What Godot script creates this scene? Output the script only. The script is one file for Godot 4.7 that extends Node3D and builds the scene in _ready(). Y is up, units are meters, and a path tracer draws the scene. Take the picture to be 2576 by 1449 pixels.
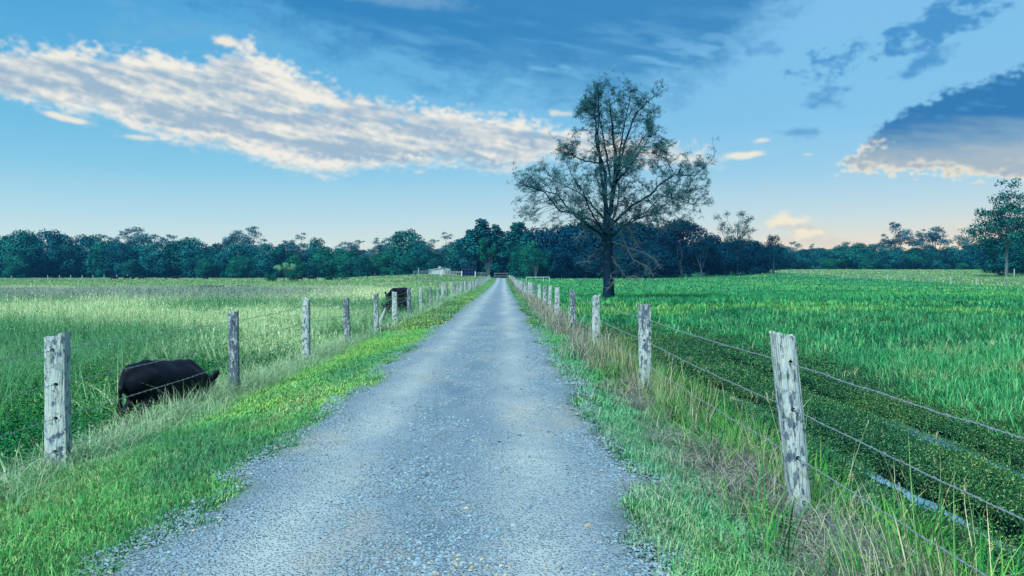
extends Node3D
# A gravel farm track between two old post-and-wire fences at dusk, paddocks, cattle, a lone tree and woods beyond.
# x is right, y up, the track runs along -z; "d" is the distance ahead of the camera (d = -z).

const EYE := 1.6
const EXPO := 4.6
const FOG := 0.00016
const ILL := Vector3(1.30, 1.62, 2.0)     # what a level white surface receives here, exposure included
const ORD := ["first", "second", "third", "fourth", "fifth", "sixth", "seventh", "eighth", "ninth", "tenth", "eleventh", "twelfth", "thirteenth", "fourteenth", "fifteenth", "sixteenth", "seventeenth", "eighteenth", "nineteenth", "twentieth", "twenty-first", "twenty-second", "twenty-third", "twenty-fourth", "twenty-fifth", "twenty-sixth", "twenty-seventh", "twenty-eighth", "twenty-ninth", "thirtieth", "thirty-first", "thirty-second", "thirty-third", "thirty-fourth"]

var rng := RandomNumberGenerator.new()
var nz := FastNoiseLite.new()      # broad noise
var fine := FastNoiseLite.new()
var cell := FastNoiseLite.new()
var used := {}

# ------------------------------------------------------------------ small helpers
func lin(r: float, g: float, b: float) -> Color:
	return Color(r / 255.0, g / 255.0, b / 255.0).srgb_to_linear()

func sk(r: float, g: float, b: float) -> Color:
	return lin(r + 0.13 * maxf(g - r, 0.0), g, b * 0.965)

func A(r: float, g: float, b: float, gain := 1.0) -> Color:      # linear base colour of something that looks (r, g, b) in this light
	var c := lin(r + 0.18 * maxf(g - r, 0.0), g, b * 0.965)
	return Color(clampf(c.r / ILL.x * gain, 0.002, 0.85), clampf(c.g / ILL.y * gain, 0.002, 0.85), clampf(c.b / ILL.z * gain, 0.002, 0.85))

func sm(a: float, b: float, x: float) -> float:
	return smoothstep(a, b, x)

func nth(k: int) -> String:
	if k < ORD.size(): return ORD[k]
	var tens: String = ["thirt", "fort", "fift", "sixt", "sevent"][(k + 1) / 10 - 3]
	var unit := (k + 1) % 10
	return tens + "ieth" if unit == 0 else tens + "y-" + ORD[unit - 1]

func rr(a: float, b: float) -> float:
	return rng.randf_range(a, b)

func numbered(called: String) -> String:
	if not used.has(called):
		used[called] = 0
		return called
	used[called] += 1
	return "%s_%03d" % [called, used[called]]

func tag(o: Node, label := "", category := "", group := "", kind := "") -> void:
	if label: o.set_meta("label", label)
	if category: o.set_meta("category", category)
	if group: o.set_meta("group", group)
	if kind: o.set_meta("kind", kind)

func thing(called: String, label: String, category: String, at := Vector3.ZERO, turn := 0.0, group := "") -> Node3D:
	var o := Node3D.new()
	o.name = numbered(called)
	add_child(o, true)
	o.position = at
	o.rotation.y = turn
	tag(o, label, category, group)
	return o

func part(called: String, mesh: Mesh, mat: Material, parent: Node = null) -> MeshInstance3D:
	var o := MeshInstance3D.new()
	o.mesh = mesh
	o.material_override = mat
	o.name = called if parent else numbered(called)
	(parent if parent else self).add_child(o, true)
	return o

func ahead(px: float, d: float) -> float:      # x at distance d of a bearing, given on the 2576-wide plan of the view
	return tan(atan((px - 1288.0) / 1947.0) + 0.0118) * d

func high(py: float, d: float) -> float:       # height that a bearing py reaches at distance d
	return EYE - (py - 697.0) / 1947.0 * d

class MB:
	var v := PackedVector3Array()
	var n := PackedVector3Array()
	var c := PackedColorArray()
	var uv := PackedVector2Array()
	var i := PackedInt32Array()
	func mesh() -> ArrayMesh:
		var a := []
		a.resize(Mesh.ARRAY_MAX)
		a[Mesh.ARRAY_VERTEX] = v
		a[Mesh.ARRAY_NORMAL] = n
		if c.size() == v.size() and c.size(): a[Mesh.ARRAY_COLOR] = c
		if uv.size() == v.size() and uv.size(): a[Mesh.ARRAY_TEX_UV] = uv
		a[Mesh.ARRAY_INDEX] = i
		var m := ArrayMesh.new()
		m.add_surface_from_arrays(Mesh.PRIMITIVE_TRIANGLES, a)
		return m
	func tube(pts: Array, rad: Array, sides: int, col := Color.WHITE, caps := true, rough := 0.0) -> void:
		var base := v.size()
		var m := pts.size()
		var along := 0.0
		var side := Vector3.ZERO
		for k in m:
			var t: Vector3 = (pts[mini(k + 1, m - 1)] - pts[maxi(k - 1, 0)]).normalized()
			if k > 0: along += (pts[k] - pts[k - 1]).length()
			side = (side - t * side.dot(t))
			if side.length() < 0.01:
				side = t.cross(Vector3(0.3, 0.2, 1.0) if absf(t.z) < 0.8 else Vector3.UP)
			side = side.normalized()
			var up := side.cross(t)
			for s in sides + 1:
				var a := TAU * s / sides
				var dir := side * cos(a) + up * sin(a)
				var r: float = rad[k]
				if rough > 0.0: r *= 1.0 + rough * sin(a * 3.0 + k * 0.7) + rough * 0.6 * sin(a * 7.0 - k * 1.3)
				v.append(pts[k] + dir * r); n.append(dir); c.append(col); uv.append(Vector2(float(s) / sides, along))
		for k in m - 1:
			for s in sides:
				var q := base + k * (sides + 1) + s
				i.append_array([q, q + 1, q + sides + 1, q + 1, q + sides + 2, q + sides + 1])
		if caps:
			for e in 2:
				var k: int = 0 if e == 0 else m - 1
				var t: Vector3 = (pts[mini(k + 1, m - 1)] - pts[maxi(k - 1, 0)]).normalized() * (-1.0 if e == 0 else 1.0)
				var ctr := v.size()
				v.append(pts[k]); n.append(t); c.append(col); uv.append(Vector2(0.5, along))
				for s in sides + 1:
					v.append(v[base + k * (sides + 1) + s]); n.append(t); c.append(col); uv.append(Vector2(float(s) / sides, along))
				for s in sides:
					if e == 0: i.append_array([ctr, ctr + 2 + s, ctr + 1 + s])
					else: i.append_array([ctr, ctr + 1 + s, ctr + 2 + s])
	func box(lo: Vector3, hi: Vector3, col := Color.WHITE, basis := Basis.IDENTITY, at := Vector3.ZERO) -> void:
		for ax in 3:
			for sg in 2:
				var nn := Vector3.ZERO
				nn[ax] = 1.0 if sg else -1.0
				var a1: int = (ax + 1) % 3
				var a2: int = (ax + 2) % 3
				var q := v.size()
				for e in 4:
					var p := Vector3.ZERO
					p[ax] = hi[ax] if sg else lo[ax]
					p[a1] = hi[a1] if e == 1 or e == 2 else lo[a1]
					p[a2] = hi[a2] if e >= 2 else lo[a2]
					v.append(basis * p + at); n.append(basis * nn); c.append(col); uv.append(Vector2(p[a1], p[a2]))
				if sg: i.append_array([q, q + 2, q + 1, q, q + 3, q + 2])
				else: i.append_array([q, q + 1, q + 2, q, q + 2, q + 3])
	func leaf(p: Vector3, dir: Vector3, across: Vector3, len_: float, wid: float, nn: Vector3, col: Color) -> void:
		var q := v.size()
		v.append(p); v.append(p + dir * len_ * 0.45 + across * wid * 0.5); v.append(p + dir * len_); v.append(p + dir * len_ * 0.45 - across * wid * 0.5)
		for k in 4:
			n.append(nn); c.append(col)
		if (dir.cross(across)).dot(nn) > 0.0: i.append_array([q, q + 1, q + 2, q, q + 2, q + 3])
		else: i.append_array([q, q + 2, q + 1, q, q + 3, q + 2])

func ball() -> Vector3:
	var z := rr(-1, 1)
	var a := rr(0, TAU)
	var s := sqrt(1.0 - z * z)
	return Vector3(s * cos(a), z, s * sin(a))

func foliage_mat(rough := 0.75, back := 0.35, called := "leaf") -> StandardMaterial3D:
	var m := StandardMaterial3D.new()
	m.resource_name = called
	m.vertex_color_use_as_albedo = true
	m.roughness = rough
	m.metallic_specular = 0.08
	m.cull_mode = BaseMaterial3D.CULL_DISABLED
	m.backlight_enabled = true
	m.backlight = Color(back, back, back)
	return m

func plain_mat(c: Color, rough := 0.85, called := "paint") -> StandardMaterial3D:
	var m := StandardMaterial3D.new()
	m.resource_name = called
	m.albedo_color = c.linear_to_srgb()
	m.roughness = rough
	m.metallic_specular = 0.3
	return m

# ------------------------------------------------------------------ the lie of the land
func ground_y(x: float, d: float) -> float:
	var near := 1.0 - sm(22.0, 60.0, d)
	var h := 0.0
	if x < 0.0:
		h -= 0.05 * sm(-2.0, -2.9, x)
		h -= near * (0.16 * sm(-2.9, -4.3, x) + 0.44 * sm(-4.2, -5.2, x))
		h += near * 0.38 * sm(-6.5, -14.0, x)
		h += 1.0 * sm(90.0, 380.0, d)
		h += 1.7 * exp(-pow((x + 27.0) / 24.0, 2.0) - pow((d - 300.0) / 80.0, 2.0))
	else:
		h -= 0.04 * sm(0.9, 1.8, x)
		h -= near * 0.20 * sm(2.1, 3.0, x)
		h += near * 0.10 * sm(6.0, 14.0, x)
		if d < 24.0 and x > 2.5 and x < 6.5:
			var f := 1.0 - sm(13.0, 23.0, d)
			h -= f * 0.13 * (exp(-pow((x - 3.65 - 0.05 * sin(d * 0.7)) / 0.30, 2.0)) + exp(-pow((x - 5.1 - 0.05 * sin(d * 0.6 + 1.0)) / 0.30, 2.0)))
		h += 1.0 * sm(70.0, 260.0, d)
		h += 4.0 * sm(120.0, 390.0, d) * sm(30.0, 110.0, x)
	var road := sm(-2.9, -1.9, x) * (1.0 - sm(0.8, 1.7, x))
	h += 0.25 * sm(120.0, 250.0, d) * (1.0 - sm(2.0, 20.0, absf(x + 0.6))) * (1.0 - sm(262.0, 300.0, d))
	h += (1.0 - road) * (0.05 * nz.get_noise_2d(x * 9.0, d * 9.0) + 0.22 * nz.get_noise_2d(x * 0.9, d * 0.9) * sm(14.0, 60.0, d))
	return h

func road_edge_left(d: float) -> float:
	return -2.1 + 0.22 * nz.get_noise_2d(d * 26.0, 40.0) + 0.12 * fine.get_noise_2d(d * 30.0, 3.0)

func road_edge_right(d: float) -> float:
	return 0.97 + 0.26 * nz.get_noise_2d(d * 22.0, 90.0) + 0.12 * fine.get_noise_2d(d * 34.0, 13.0)

# ------------------------------------------------------------------ sky
func curve_of(pts: Array, x: float) -> float:
	if x <= pts[0].x: return pts[0].y
	for k in pts.size() - 1:
		if x <= pts[k + 1].x:
			return lerpf(pts[k].y, pts[k + 1].y, (x - pts[k].x) / (pts[k + 1].x - pts[k].x))
	return pts[-1].y

var c_band_up := [Vector2(-75, 13), Vector2(-45, 13.6), Vector2(-32.7, 14.2), Vector2(-29.5, 14.6), Vector2(-23.7, 14.9), Vector2(-21.3, 14.5), Vector2(-19.7, 15.6), Vector2(-18.0, 16.3), Vector2(-16.6, 15.3), Vector2(-13.3, 13.9), Vector2(-7.7, 12.7), Vector2(-1.9, 12.2), Vector2(1.5, 11.6), Vector2(4.5, 10.9), Vector2(9.8, 10.2), Vector2(15.1, 9.2), Vector2(17, 7.6)]
var c_band_lo := [Vector2(-75, 11), Vector2(-45, 11.2), Vector2(-32.7, 10.8), Vector2(-27.3, 10.2), Vector2(-23.3, 9.0), Vector2(-18.7, 8.2), Vector2(-15.3, 7.3), Vector2(-11.4, 7.3), Vector2(-7.7, 7.9), Vector2(-3.4, 8.0), Vector2(1, 7.9), Vector2(4.5, 8.4), Vector2(9.8, 8.0), Vector2(14.8, 7.7), Vector2(17, 7.7)]
var c_dark_lo := [Vector2(-23, 19.0), Vector2(-21.8, 18.4), Vector2(-16, 17.0), Vector2(-10.5, 14.4), Vector2(-4.8, 12.9), Vector2(4, 11.9), Vector2(8.3, 11.6), Vector2(12.6, 12.3), Vector2(15.4, 13.8), Vector2(17.5, 15.4), Vector2(21.0, 18.3), Vector2(23, 20)]
var c_big_up := [Vector2(22.5, 7.2), Vector2(23.3, 7.6), Vector2(24.5, 8.8), Vector2(26.2, 10.2), Vector2(28.1, 11.4), Vector2(30.3, 11.9), Vector2(32.5, 12.5), Vector2(36, 13.3), Vector2(45, 14), Vector2(60, 13), Vector2(75, 9)]
var c_big_lo := [Vector2(22.5, 7.3), Vector2(24.5, 7.0), Vector2(26.9, 6.8), Vector2(29.2, 6.6), Vector2(31.2, 6.3), Vector2(34.1, 5.7), Vector2(45, 5), Vector2(60, 6), Vector2(75, 8.5)]
var k_left := []
var k_right := []

func ramp(k: Array, el: float) -> Color:
	if el <= k[0][0]: return k[0][1]
	for q in k.size() - 1:
		if el <= k[q + 1][0]:
			return k[q][1].lerp(k[q + 1][1], (el - k[q][0]) / (k[q + 1][0] - k[q][0]))
	return k[-1][1]

func sky_setup() -> void:
	k_left = [[0.0, sk(226, 232, 216)], [1.2, sk(222, 235, 228)], [2.5, sk(206, 232, 236)], [4.5, sk(174, 221, 241)], [7.5, sk(128, 203, 239)], [11.0, sk(98, 188, 235)], [15.0, sk(78, 174, 229)], [19.0, sk(64, 160, 222)], [45.0, sk(40, 135, 208)], [90.0, sk(40, 125, 200)]]
	k_right = [[0.0, sk(248, 228, 196)], [1.2, sk(244, 232, 210)], [2.5, sk(226, 230, 224)], [4.5, sk(194, 223, 237)], [7.5, sk(150, 208, 242)], [11.0, sk(124, 197, 243)], [15.0, sk(120, 194, 243)], [19.0, sk(118, 190, 242)], [45.0, sk(80, 165, 228)], [90.0, sk(40, 125, 200)]]

var na := FastNoiseLite.new()
var nb := FastNoiseLite.new()

func cyl(n: FastNoiseLite, az: float, el: float, fx: float, fy: float, off: float) -> float:
	var a := deg_to_rad(az)
	return n.get_noise_3d(57.3 * fx * sin(a), el * fy + off, 57.3 * fx * cos(a))

func patch(az: float, el: float, ca: float, ce: float, ra: float, re: float, slant: float, wob: float) -> float:
	var da := az - ca
	if absf(da) > ra * 2.2: return 0.0
	var de := (el - ce) - slant * da
	return sm(0.0, 0.75, 1.0 - sqrt(da * da / (ra * ra) + de * de / (re * re)) + wob)

func sky_at(az: float, el: float) -> Color:
	var toward := sm(-34.0, 26.0, az) * (1.0 - sm(90.0, 170.0, az))
	var c := ramp(k_left, el).lerp(ramp(k_right, el), toward)
	if el < -0.6: return c
	var aside := sm(34.0, 55.0, absf(az - 1.0))              # away from the view: the same weather, cloud by cloud
	var over := sm(19.0, 27.0, el)
	var w1 := cyl(na, az, el, 0.16, 0.30, 0.0)
	var w2 := cyl(nb, az, el, 0.55, 1.0, 30.0)
	var w4 := cyl(nb, az, el, 1.5, 2.4, 320.0)
	var shear := el + 0.17 * clampf(az, -60.0, 60.0)
	var st := cyl(na, az, shear, 0.13, 0.85, 60.0)
	var st2 := cyl(nb, az, shear, 0.40, 1.9, 90.0)
	# thin veil, blue
	var veil := sm(0.05, 0.55, cyl(na, az, el, 0.07, 0.22, 120.0) + 0.3 * w2) * sm(6.0, 14.0, el) * 0.35
	c = c.lerp(sk(120, 185, 226), veil * (1.0 - toward * 0.7))
	# blue-shadowed cloud overhead
	var dlo := curve_of(c_dark_lo, az) + 30.0 * sm(23.0, 26.0, az) + 30.0 * sm(-23.0, -26.0, az)
	var dk := sm(-1.2, 3.3, el - dlo + 1.7 * w1 + 1.1 * w2 + 1.1 * st + 0.8 * w4)
	dk *= 1.0 - 0.75 * sm(0.10, 0.55, cyl(nb, az, shear, 0.12, 0.55, 150.0) + 0.35 * st2) * (1.0 - sm(15.0, 19.0, el))
	dk *= 1.0 - 0.35 * sm(-0.1, 0.5, st) * (1.0 - sm(16.0, 20.0, el))
	var other := sm(0.02, 0.42, w1 + 0.35 * w2 + 0.2 * st)
	dk = lerpf(dk, other, maxf(aside, over))
	c = c.lerp(sk(62, 148, 208).lerp(sk(30, 126, 192), sm(13.0, 18.0, el + 2.0 * w1)), dk * 0.85)
	if el < 22.0 and el > 14.0:
		c = c.lerp(sk(120, 175, 220), 0.55 * patch(az, el, -8.0, 19.6, 7.0, 0.9, -0.05, 0.4 * w2))
	# the ragged blue scraps on the right
	var sc := patch(az, el, 29.3, 16.0, 4.2, 1.25, 0.28, 0.9 * w2 + 0.5 * st + 0.5 * w4)
	sc = maxf(sc, patch(az, el, 31.5, 17.2, 3.6, 0.8, 0.30, 0.9 * w2))
	sc = maxf(sc, patch(az, el, 28.9, 13.7, 2.0, 0.8, 0.35, 0.9 * w2) * 0.9)
	sc = maxf(sc, patch(az, el, 23.0, 14.3, 2.6, 1.1, 0.22, 1.0 * w2 + 0.4 * st + 0.6 * w4) * 0.85)
	sc = maxf(sc, patch(az, el, 22.8, 11.8, 1.5, 0.9, 0.1, 1.0 * w2) * 0.75)
	sc = maxf(sc, patch(az, el, 20.9, 9.9, 1.9, 0.55, 0.02, 0.8 * w2) * 0.65)
	sc = maxf(sc, patch(az, el, 18.8, 15.6, 1.6, 0.7, 0.2, 1.0 * w2) * 0.5)
	c = c.lerp(sk(20, 126, 200), sc * 0.72)
	# the long white bank on the left
	var up := curve_of(c_band_up, az) + 0.9 * w2 + 0.5 * w1 + 0.75 * w4
	var lo := curve_of(c_band_lo, az) + 0.45 * w2 - 0.5 * w1 + 0.5 * w4
	var th := maxf(up - lo, 0.2)
	var t := (el - lo) / th
	var al := sm(-0.25, 1.1, up - el + 0.3 * st2) * sm(-0.25, 0.9, el - lo + 0.4 * st2)
	al *= 1.0 - sm(14.0, 17.0, az)
	al *= 1.0 - sm(-45.0, -70.0, az)
	al *= 1.0 - 0.75 * sm(0.22, 0.6, cyl(nb, az, el, 0.45, 0.9, 200.0)) * sm(0.55, 0.8, t) * sm(-22.0, -10.0, az)
	var edge := maxf(sm(0.62, 0.98, t + 0.25 * w2), 0.9 * sm(0.24, 0.02, t))
	var w3 := cyl(nb, az, shear, 0.8, 1.7, 250.0)
	var lit := clampf(0.8 * edge + 0.95 * st + 0.6 * st2 + 0.30 * w3 + 0.35 * w4 + 0.30 + 0.35 * sm(-2.0, 6.0, az), 0.0, 1.0)
	lit = maxf(lit, 0.7 * sm(-12.0, 3.0, az) * sm(-0.25, 0.35, st + 0.6 * w2))
	c = c.lerp(sk(160, 186, 212).lerp(sk(243, 240, 237), lit), al * (0.90 + 0.1 * lit))
	# strays around it
	var ws := patch(az, el, -19.4, 15.9, 1.4, 0.38, 0.0, 0.7 * w2)
	ws = maxf(ws, patch(az, el, -29.4, 10.1, 2.4, 0.28, -0.16, 0.5 * w2))
	ws = maxf(ws, patch(az, el, -24.9, 9.2, 1.5, 0.22, -0.02, 0.5 * w2) * 0.8)
	ws = maxf(ws, patch(az, el, 17.4, 8.55, 1.9, 0.30, 0.06, 0.8 * w2))
	ws = maxf(ws, patch(az, el, 18.4, 9.5, 0.9, 0.26, 0.1, 0.8 * w2) * 0.8)
	ws = maxf(ws, patch(az, el, 4.0, 11.9, 1.1, 0.30, 0.0, 1.0 * w2) * 0.7)
	ws = maxf(ws, patch(az, el, 21.6, 8.4, 0.5, 0.12, 0.0, 0.6 * w2) * 0.7)
	c = c.lerp(sk(244, 238, 228), ws * 0.92)
	# the heavy bank on the right
	var bu := curve_of(c_big_up, az) + 0.55 * w2 + 0.6 * w4
	var bl := curve_of(c_big_lo, az) + 0.7 * w2 + 0.6 * w4 + 0.3 * st2
	var left_edge := 24.4 + 1.6 * sm(9.0, 7.2, el) * -1.0 + 1.6 * w2 + 1.6 * w4 + 0.5 * sin(el * 3.1)
	var ba := sm(-0.1, 0.5, bu - el) * sm(-0.1, 0.35, el - bl) * sm(-0.3, 0.6, az - left_edge)
	ba *= 1.0 - sm(60.0, 80.0, az)
	var rim := maxf(sm(0.9, 0.05, el - bl), sm(1.6, 0.1, az - left_edge) * sm(10.2, 8.6, el)) * sm(-0.35, 0.25, w2 + 0.4)
	var hb := el + 0.9 * st + 0.5 * st2
	var bc := sk(166, 186, 204).lerp(sk(116, 164, 202), sm(7.4, 9.0, hb)).lerp(sk(44, 124, 186), sm(8.7, 10.4, hb))
	bc = bc.lerp(sk(196, 204, 212), 0.5 * sm(0.1, 0.5, st2) * sm(9.0, 7.4, el))
	bc = bc.lerp(sk(70, 150, 212), 0.6 * sm(0.2, 0.5, st2) * sm(9.5, 10.5, el))
	c = c.lerp(bc.lerp(sk(250, 238, 218), rim * 0.95), ba)
	# heaped cloud low on the right
	var cu := patch(az, el, 19.9, 3.8, 1.7, 0.95, -0.1, 0.7 * w2)
	cu = maxf(cu, patch(az, el, 21.5, 3.3, 2.1, 0.95, -0.25, 0.7 * w2))
	cu = maxf(cu, patch(az, el, 22.6, 2.4, 4.4, 0.75, -0.12, 0.4 * w2) * 0.8)
	cu = maxf(cu, patch(az, el, 31.0, 2.9, 2.0, 0.8, 0.1, 0.5 * w2) * 0.5)
	c = c.lerp(sk(206, 208, 214).lerp(sk(252, 240, 216), sm(-0.3, 0.25, w2 + 0.4 * (el - 3.2))), cu * 0.9)
	# the last warm light along the horizon there
	var gl := exp(-pow((az - 22.0) / 9.0, 2.0)) * exp(-pow(maxf(el, 0.0) / 2.2, 2.0)) + 0.8 * exp(-pow((az - 35.0) / 8.0, 2.0)) * exp(-pow(maxf(el, 0.0) / 3.0, 2.0))
	c = c.lerp(sk(255, 232, 196), clampf(gl * 0.95, 0.0, 0.95))
	return c

func sky_rows(k: int, job: Dictionary) -> void:
	var w: int = job.w
	var data := PackedFloat32Array()
	data.resize(w * 3)
	var el: float = job.el0 - (k + 0.5) * job.step
	for x in w:
		var c := sky_at(job.az0 + (x + 0.5) * job.step, el)
		data[x * 3] = c.r / EXPO; data[x * 3 + 1] = c.g / EXPO; data[x * 3 + 2] = c.b / EXPO
	job.rows[k] = data.to_byte_array()

func sky_block(az0: float, el0: float, step: float, w: int, h: int) -> Image:
	var rows := []
	rows.resize(h)
	var job := {"az0": az0, "el0": el0, "step": step, "w": w, "rows": rows}
	var id := WorkerThreadPool.add_group_task(sky_rows.bind(job), h, 4, true)
	WorkerThreadPool.wait_for_group_task_completion(id)
	var all := PackedByteArray()
	for r in rows: all.append_array(r)
	return Image.create_from_data(w, h, false, Image.FORMAT_RGBF, all)

func make_sky() -> ImageTexture:
	sky_setup()
	na.seed = 11; na.noise_type = FastNoiseLite.TYPE_SIMPLEX_SMOOTH; na.frequency = 1.0; na.fractal_octaves = 4
	nb.seed = 23; nb.noise_type = FastNoiseLite.TYPE_SIMPLEX_SMOOTH; nb.frequency = 1.0; nb.fractal_octaves = 5
	var big := Image.create(4096, 2048, false, Image.FORMAT_RGBF)
	var up := sky_block(-180.0, 90.0, 360.0 / 512.0, 512, 128)
	up.resize(4096, 1024, Image.INTERPOLATE_BILINEAR)
	big.blit_rect(up, Rect2i(0, 0, 4096, 1024), Vector2i(0, 0))
	var st := 360.0 / 4096.0
	var x0 := int((180.0 - 42.0) / st)
	var y0 := int((90.0 - 26.0) / st)
	var det := sky_block(-180.0 + x0 * st, 90.0 - y0 * st, st, int(85.0 / st), 1024 - y0)
	big.blit_rect(det, Rect2i(0, 0, det.get_width(), det.get_height()), Vector2i(x0, y0))
	big.fill_rect(Rect2i(0, 1024, 4096, 1024), Color(0.02, 0.05, 0.05))
	var turned := Image.create(4096, 2048, false, Image.FORMAT_RGBF)       # the first column of a panorama looks along -z
	turned.blit_rect(big, Rect2i(2048, 0, 2048, 2048), Vector2i(0, 0))
	turned.blit_rect(big, Rect2i(0, 0, 2048, 2048), Vector2i(2048, 0))
	return ImageTexture.create_from_image(turned)

# ------------------------------------------------------------------ ground, track, puddles
func grid_lines(parts: Array) -> PackedFloat32Array:
	var a := PackedFloat32Array()
	for p in parts:
		var x: float = p[0]
		while x < p[1] - 0.001:
			a.append(x)
			x += p[2]
	a.append(parts[-1][1])
	return a

# the pale rise beyond the boundary fence of the right-hand field: its fence runs from (72, 120) to (92, 290)
func beyond_fence(x: float, d: float) -> float:
	# right of the line from A to B
	var a := Vector2(80.0, 118.0)
	var b := Vector2(100.0, 300.0)
	var n := Vector2(b.y - a.y, a.x - b.x).normalized()
	return sm(-1.0, 2.0, (Vector2(x, d) - a).dot(n))

func ground_color(x: float, d: float) -> Color:
	var w := nz.get_noise_2d(x * 2.0, d * 2.0)
	var f := fine.get_noise_2d(x * 6.0, d * 6.0)
	if d > 60.0:
		var c: Color
		if x < 0.0:
			c = A(112, 168, 138, 0.8).lerp(A(84, 150, 116, 0.8), sm(-0.2, 0.3, w + 0.4 * f))
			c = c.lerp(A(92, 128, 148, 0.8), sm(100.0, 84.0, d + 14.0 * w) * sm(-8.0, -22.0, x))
		else:
			c = A(30, 138, 112, 0.8).lerp(A(62, 158, 112, 0.8), sm(0.0, 0.3, w + 0.3 * f))
			c = c.lerp(A(112, 178, 146, 0.8).lerp(A(92, 170, 120, 0.8), sm(-0.1, 0.3, w)), beyond_fence(x, d))
		return c
	if x > -4.0 and x < 2.4:
		return A(74, 118, 96, 0.7).lerp(A(96, 120, 112, 0.7), sm(-0.2, 0.3, f))
	if x >= 2.4:
		if d < 22.0 and (absf(x - 3.65) < 0.34 or absf(x - 5.1) < 0.34): return A(8, 34, 46, 0.6)
		return A(14, 84, 72, 0.7).lerp(A(30, 108, 84, 0.7), sm(-0.2, 0.3, w))
	return A(40, 96, 80, 0.7).lerp(A(66, 110, 92, 0.7), sm(-0.2, 0.3, w))

func build_land() -> void:
	var xs := grid_lines([[-480.0, -200.0, 40.0], [-200.0, -60.0, 10.0], [-60.0, -16.0, 2.0], [-16.0, -8.0, 0.5], [-8.0, -2.4, 0.2], [-2.4, 1.4, 0.1], [1.4, 2.8, 0.2], [2.8, 6.2, 0.07], [6.2, 16.0, 0.5], [16.0, 60.0, 2.0], [60.0, 200.0, 8.0], [200.0, 480.0, 40.0]])
	var ds := grid_lines([[-60.0, -6.0, 9.0], [-6.0, 2.0, 0.8], [2.0, 16.0, 0.2], [16.0, 40.0, 0.6], [40.0, 420.0, 4.0], [420.0, 560.0, 35.0]])
	var m := MB.new()
	for d in ds:
		for x in xs:
			var y := ground_y(x, d)
			# the bed of the track lies under its gravel
			if d < 298.0: y -= 0.10 * sm(road_edge_left(d) - 0.06, road_edge_left(d) + 0.12, x) * (1.0 - sm(road_edge_right(d) - 0.12, road_edge_right(d) + 0.06, x))
			m.v.append(Vector3(x, y, -d))
			m.c.append(ground_color(x, d))
			m.n.append(Vector3.UP)
	var nx := xs.size()
	for r in ds.size() - 1:
		for q in nx - 1:
			var k := r * nx + q
			m.i.append_array([k, k + nx, k + 1, k + 1, k + nx, k + nx + 1])
	for r in ds.size():
		for q in nx:
			var k := r * nx + q
			var du: Vector3 = m.v[mini(q + 1, nx - 1) + r * nx] - m.v[maxi(q - 1, 0) + r * nx]
			var dv: Vector3 = m.v[q + mini(r + 1, ds.size() - 1) * nx] - m.v[q + maxi(r - 1, 0) * nx]
			m.n[k] = du.cross(dv).normalized()
	var gm := StandardMaterial3D.new()
	gm.resource_name = "soil_and_turf"
	gm.vertex_color_use_as_albedo = true
	gm.roughness = 0.95
	gm.metallic_specular = 0.15
	gm.albedo_texture = speckle(512, 91, 0.55, 1.0)
	gm.uv1_triplanar = true
	gm.uv1_world_triplanar = true
	gm.uv1_scale = Vector3(0.31, 0.31, 0.31)
	var g := part("ground", m.mesh(), gm)
	tag(g, "", "", "", "structure")
	build_track()
	for k in 2:
		var w := MB.new()
		var cx := 3.65 if k == 0 else 5.1
		var d := 3.6
		while d < (13.4 if k == 0 else 10.5):
			var mid := cx + 0.05 * sin(d * (0.7 if k == 0 else 0.6) + k) + 0.05 * fine.get_noise_2d(d * 12.0, 40.0 + k * 9.0)
			for s in [-1.0, 1.0]:
				w.v.append(Vector3(mid + s * (0.05 + 0.30 * sm(-0.18, 0.22, nz.get_noise_2d(d * 20.0, 500.0 + 200.0 * k))) * (1.0 + 0.6 * fine.get_noise_2d(d * 25.0, s * 20.0 + k * 50.0)), -0.335, -d))
				w.n.append(Vector3.UP)
			d += 0.06
		for q in w.v.size() / 2 - 1:
			w.i.append_array([q * 2, q * 2 + 2, q * 2 + 1, q * 2 + 1, q * 2 + 2, q * 2 + 3])
		var wm := StandardMaterial3D.new()
		wm.resource_name = "standing_water"
		wm.albedo_color = Color(0.80, 0.86, 0.90)
		wm.roughness = 0.015
		wm.metallic_specular = 0.9
		wm.metallic = 0.9
		wm.clearcoat_enabled = true
		wm.clearcoat = 1.0
		wm.clearcoat_roughness = 0.01
		var o := part("puddle", w.mesh(), wm)
		tag(o, "", "", "", "structure")

func speckle(size: int, sd: int, lo: float, hi: float) -> ImageTexture:
	var n := FastNoiseLite.new()
	n.seed = sd
	n.frequency = 0.09
	n.fractal_octaves = 5
	n.fractal_gain = 0.65
	var im := n.get_seamless_image(size, size)
	im.convert(Image.FORMAT_RGB8)
	var out := Image.create(size, size, false, Image.FORMAT_RGB8)
	for y in size:
		for x in size:
			var t := lerpf(lo, hi, im.get_pixel(x, y).r)
			out.set_pixel(x, y, Color(t, t, t).linear_to_srgb())
	return ImageTexture.create_from_image(out)

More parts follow.
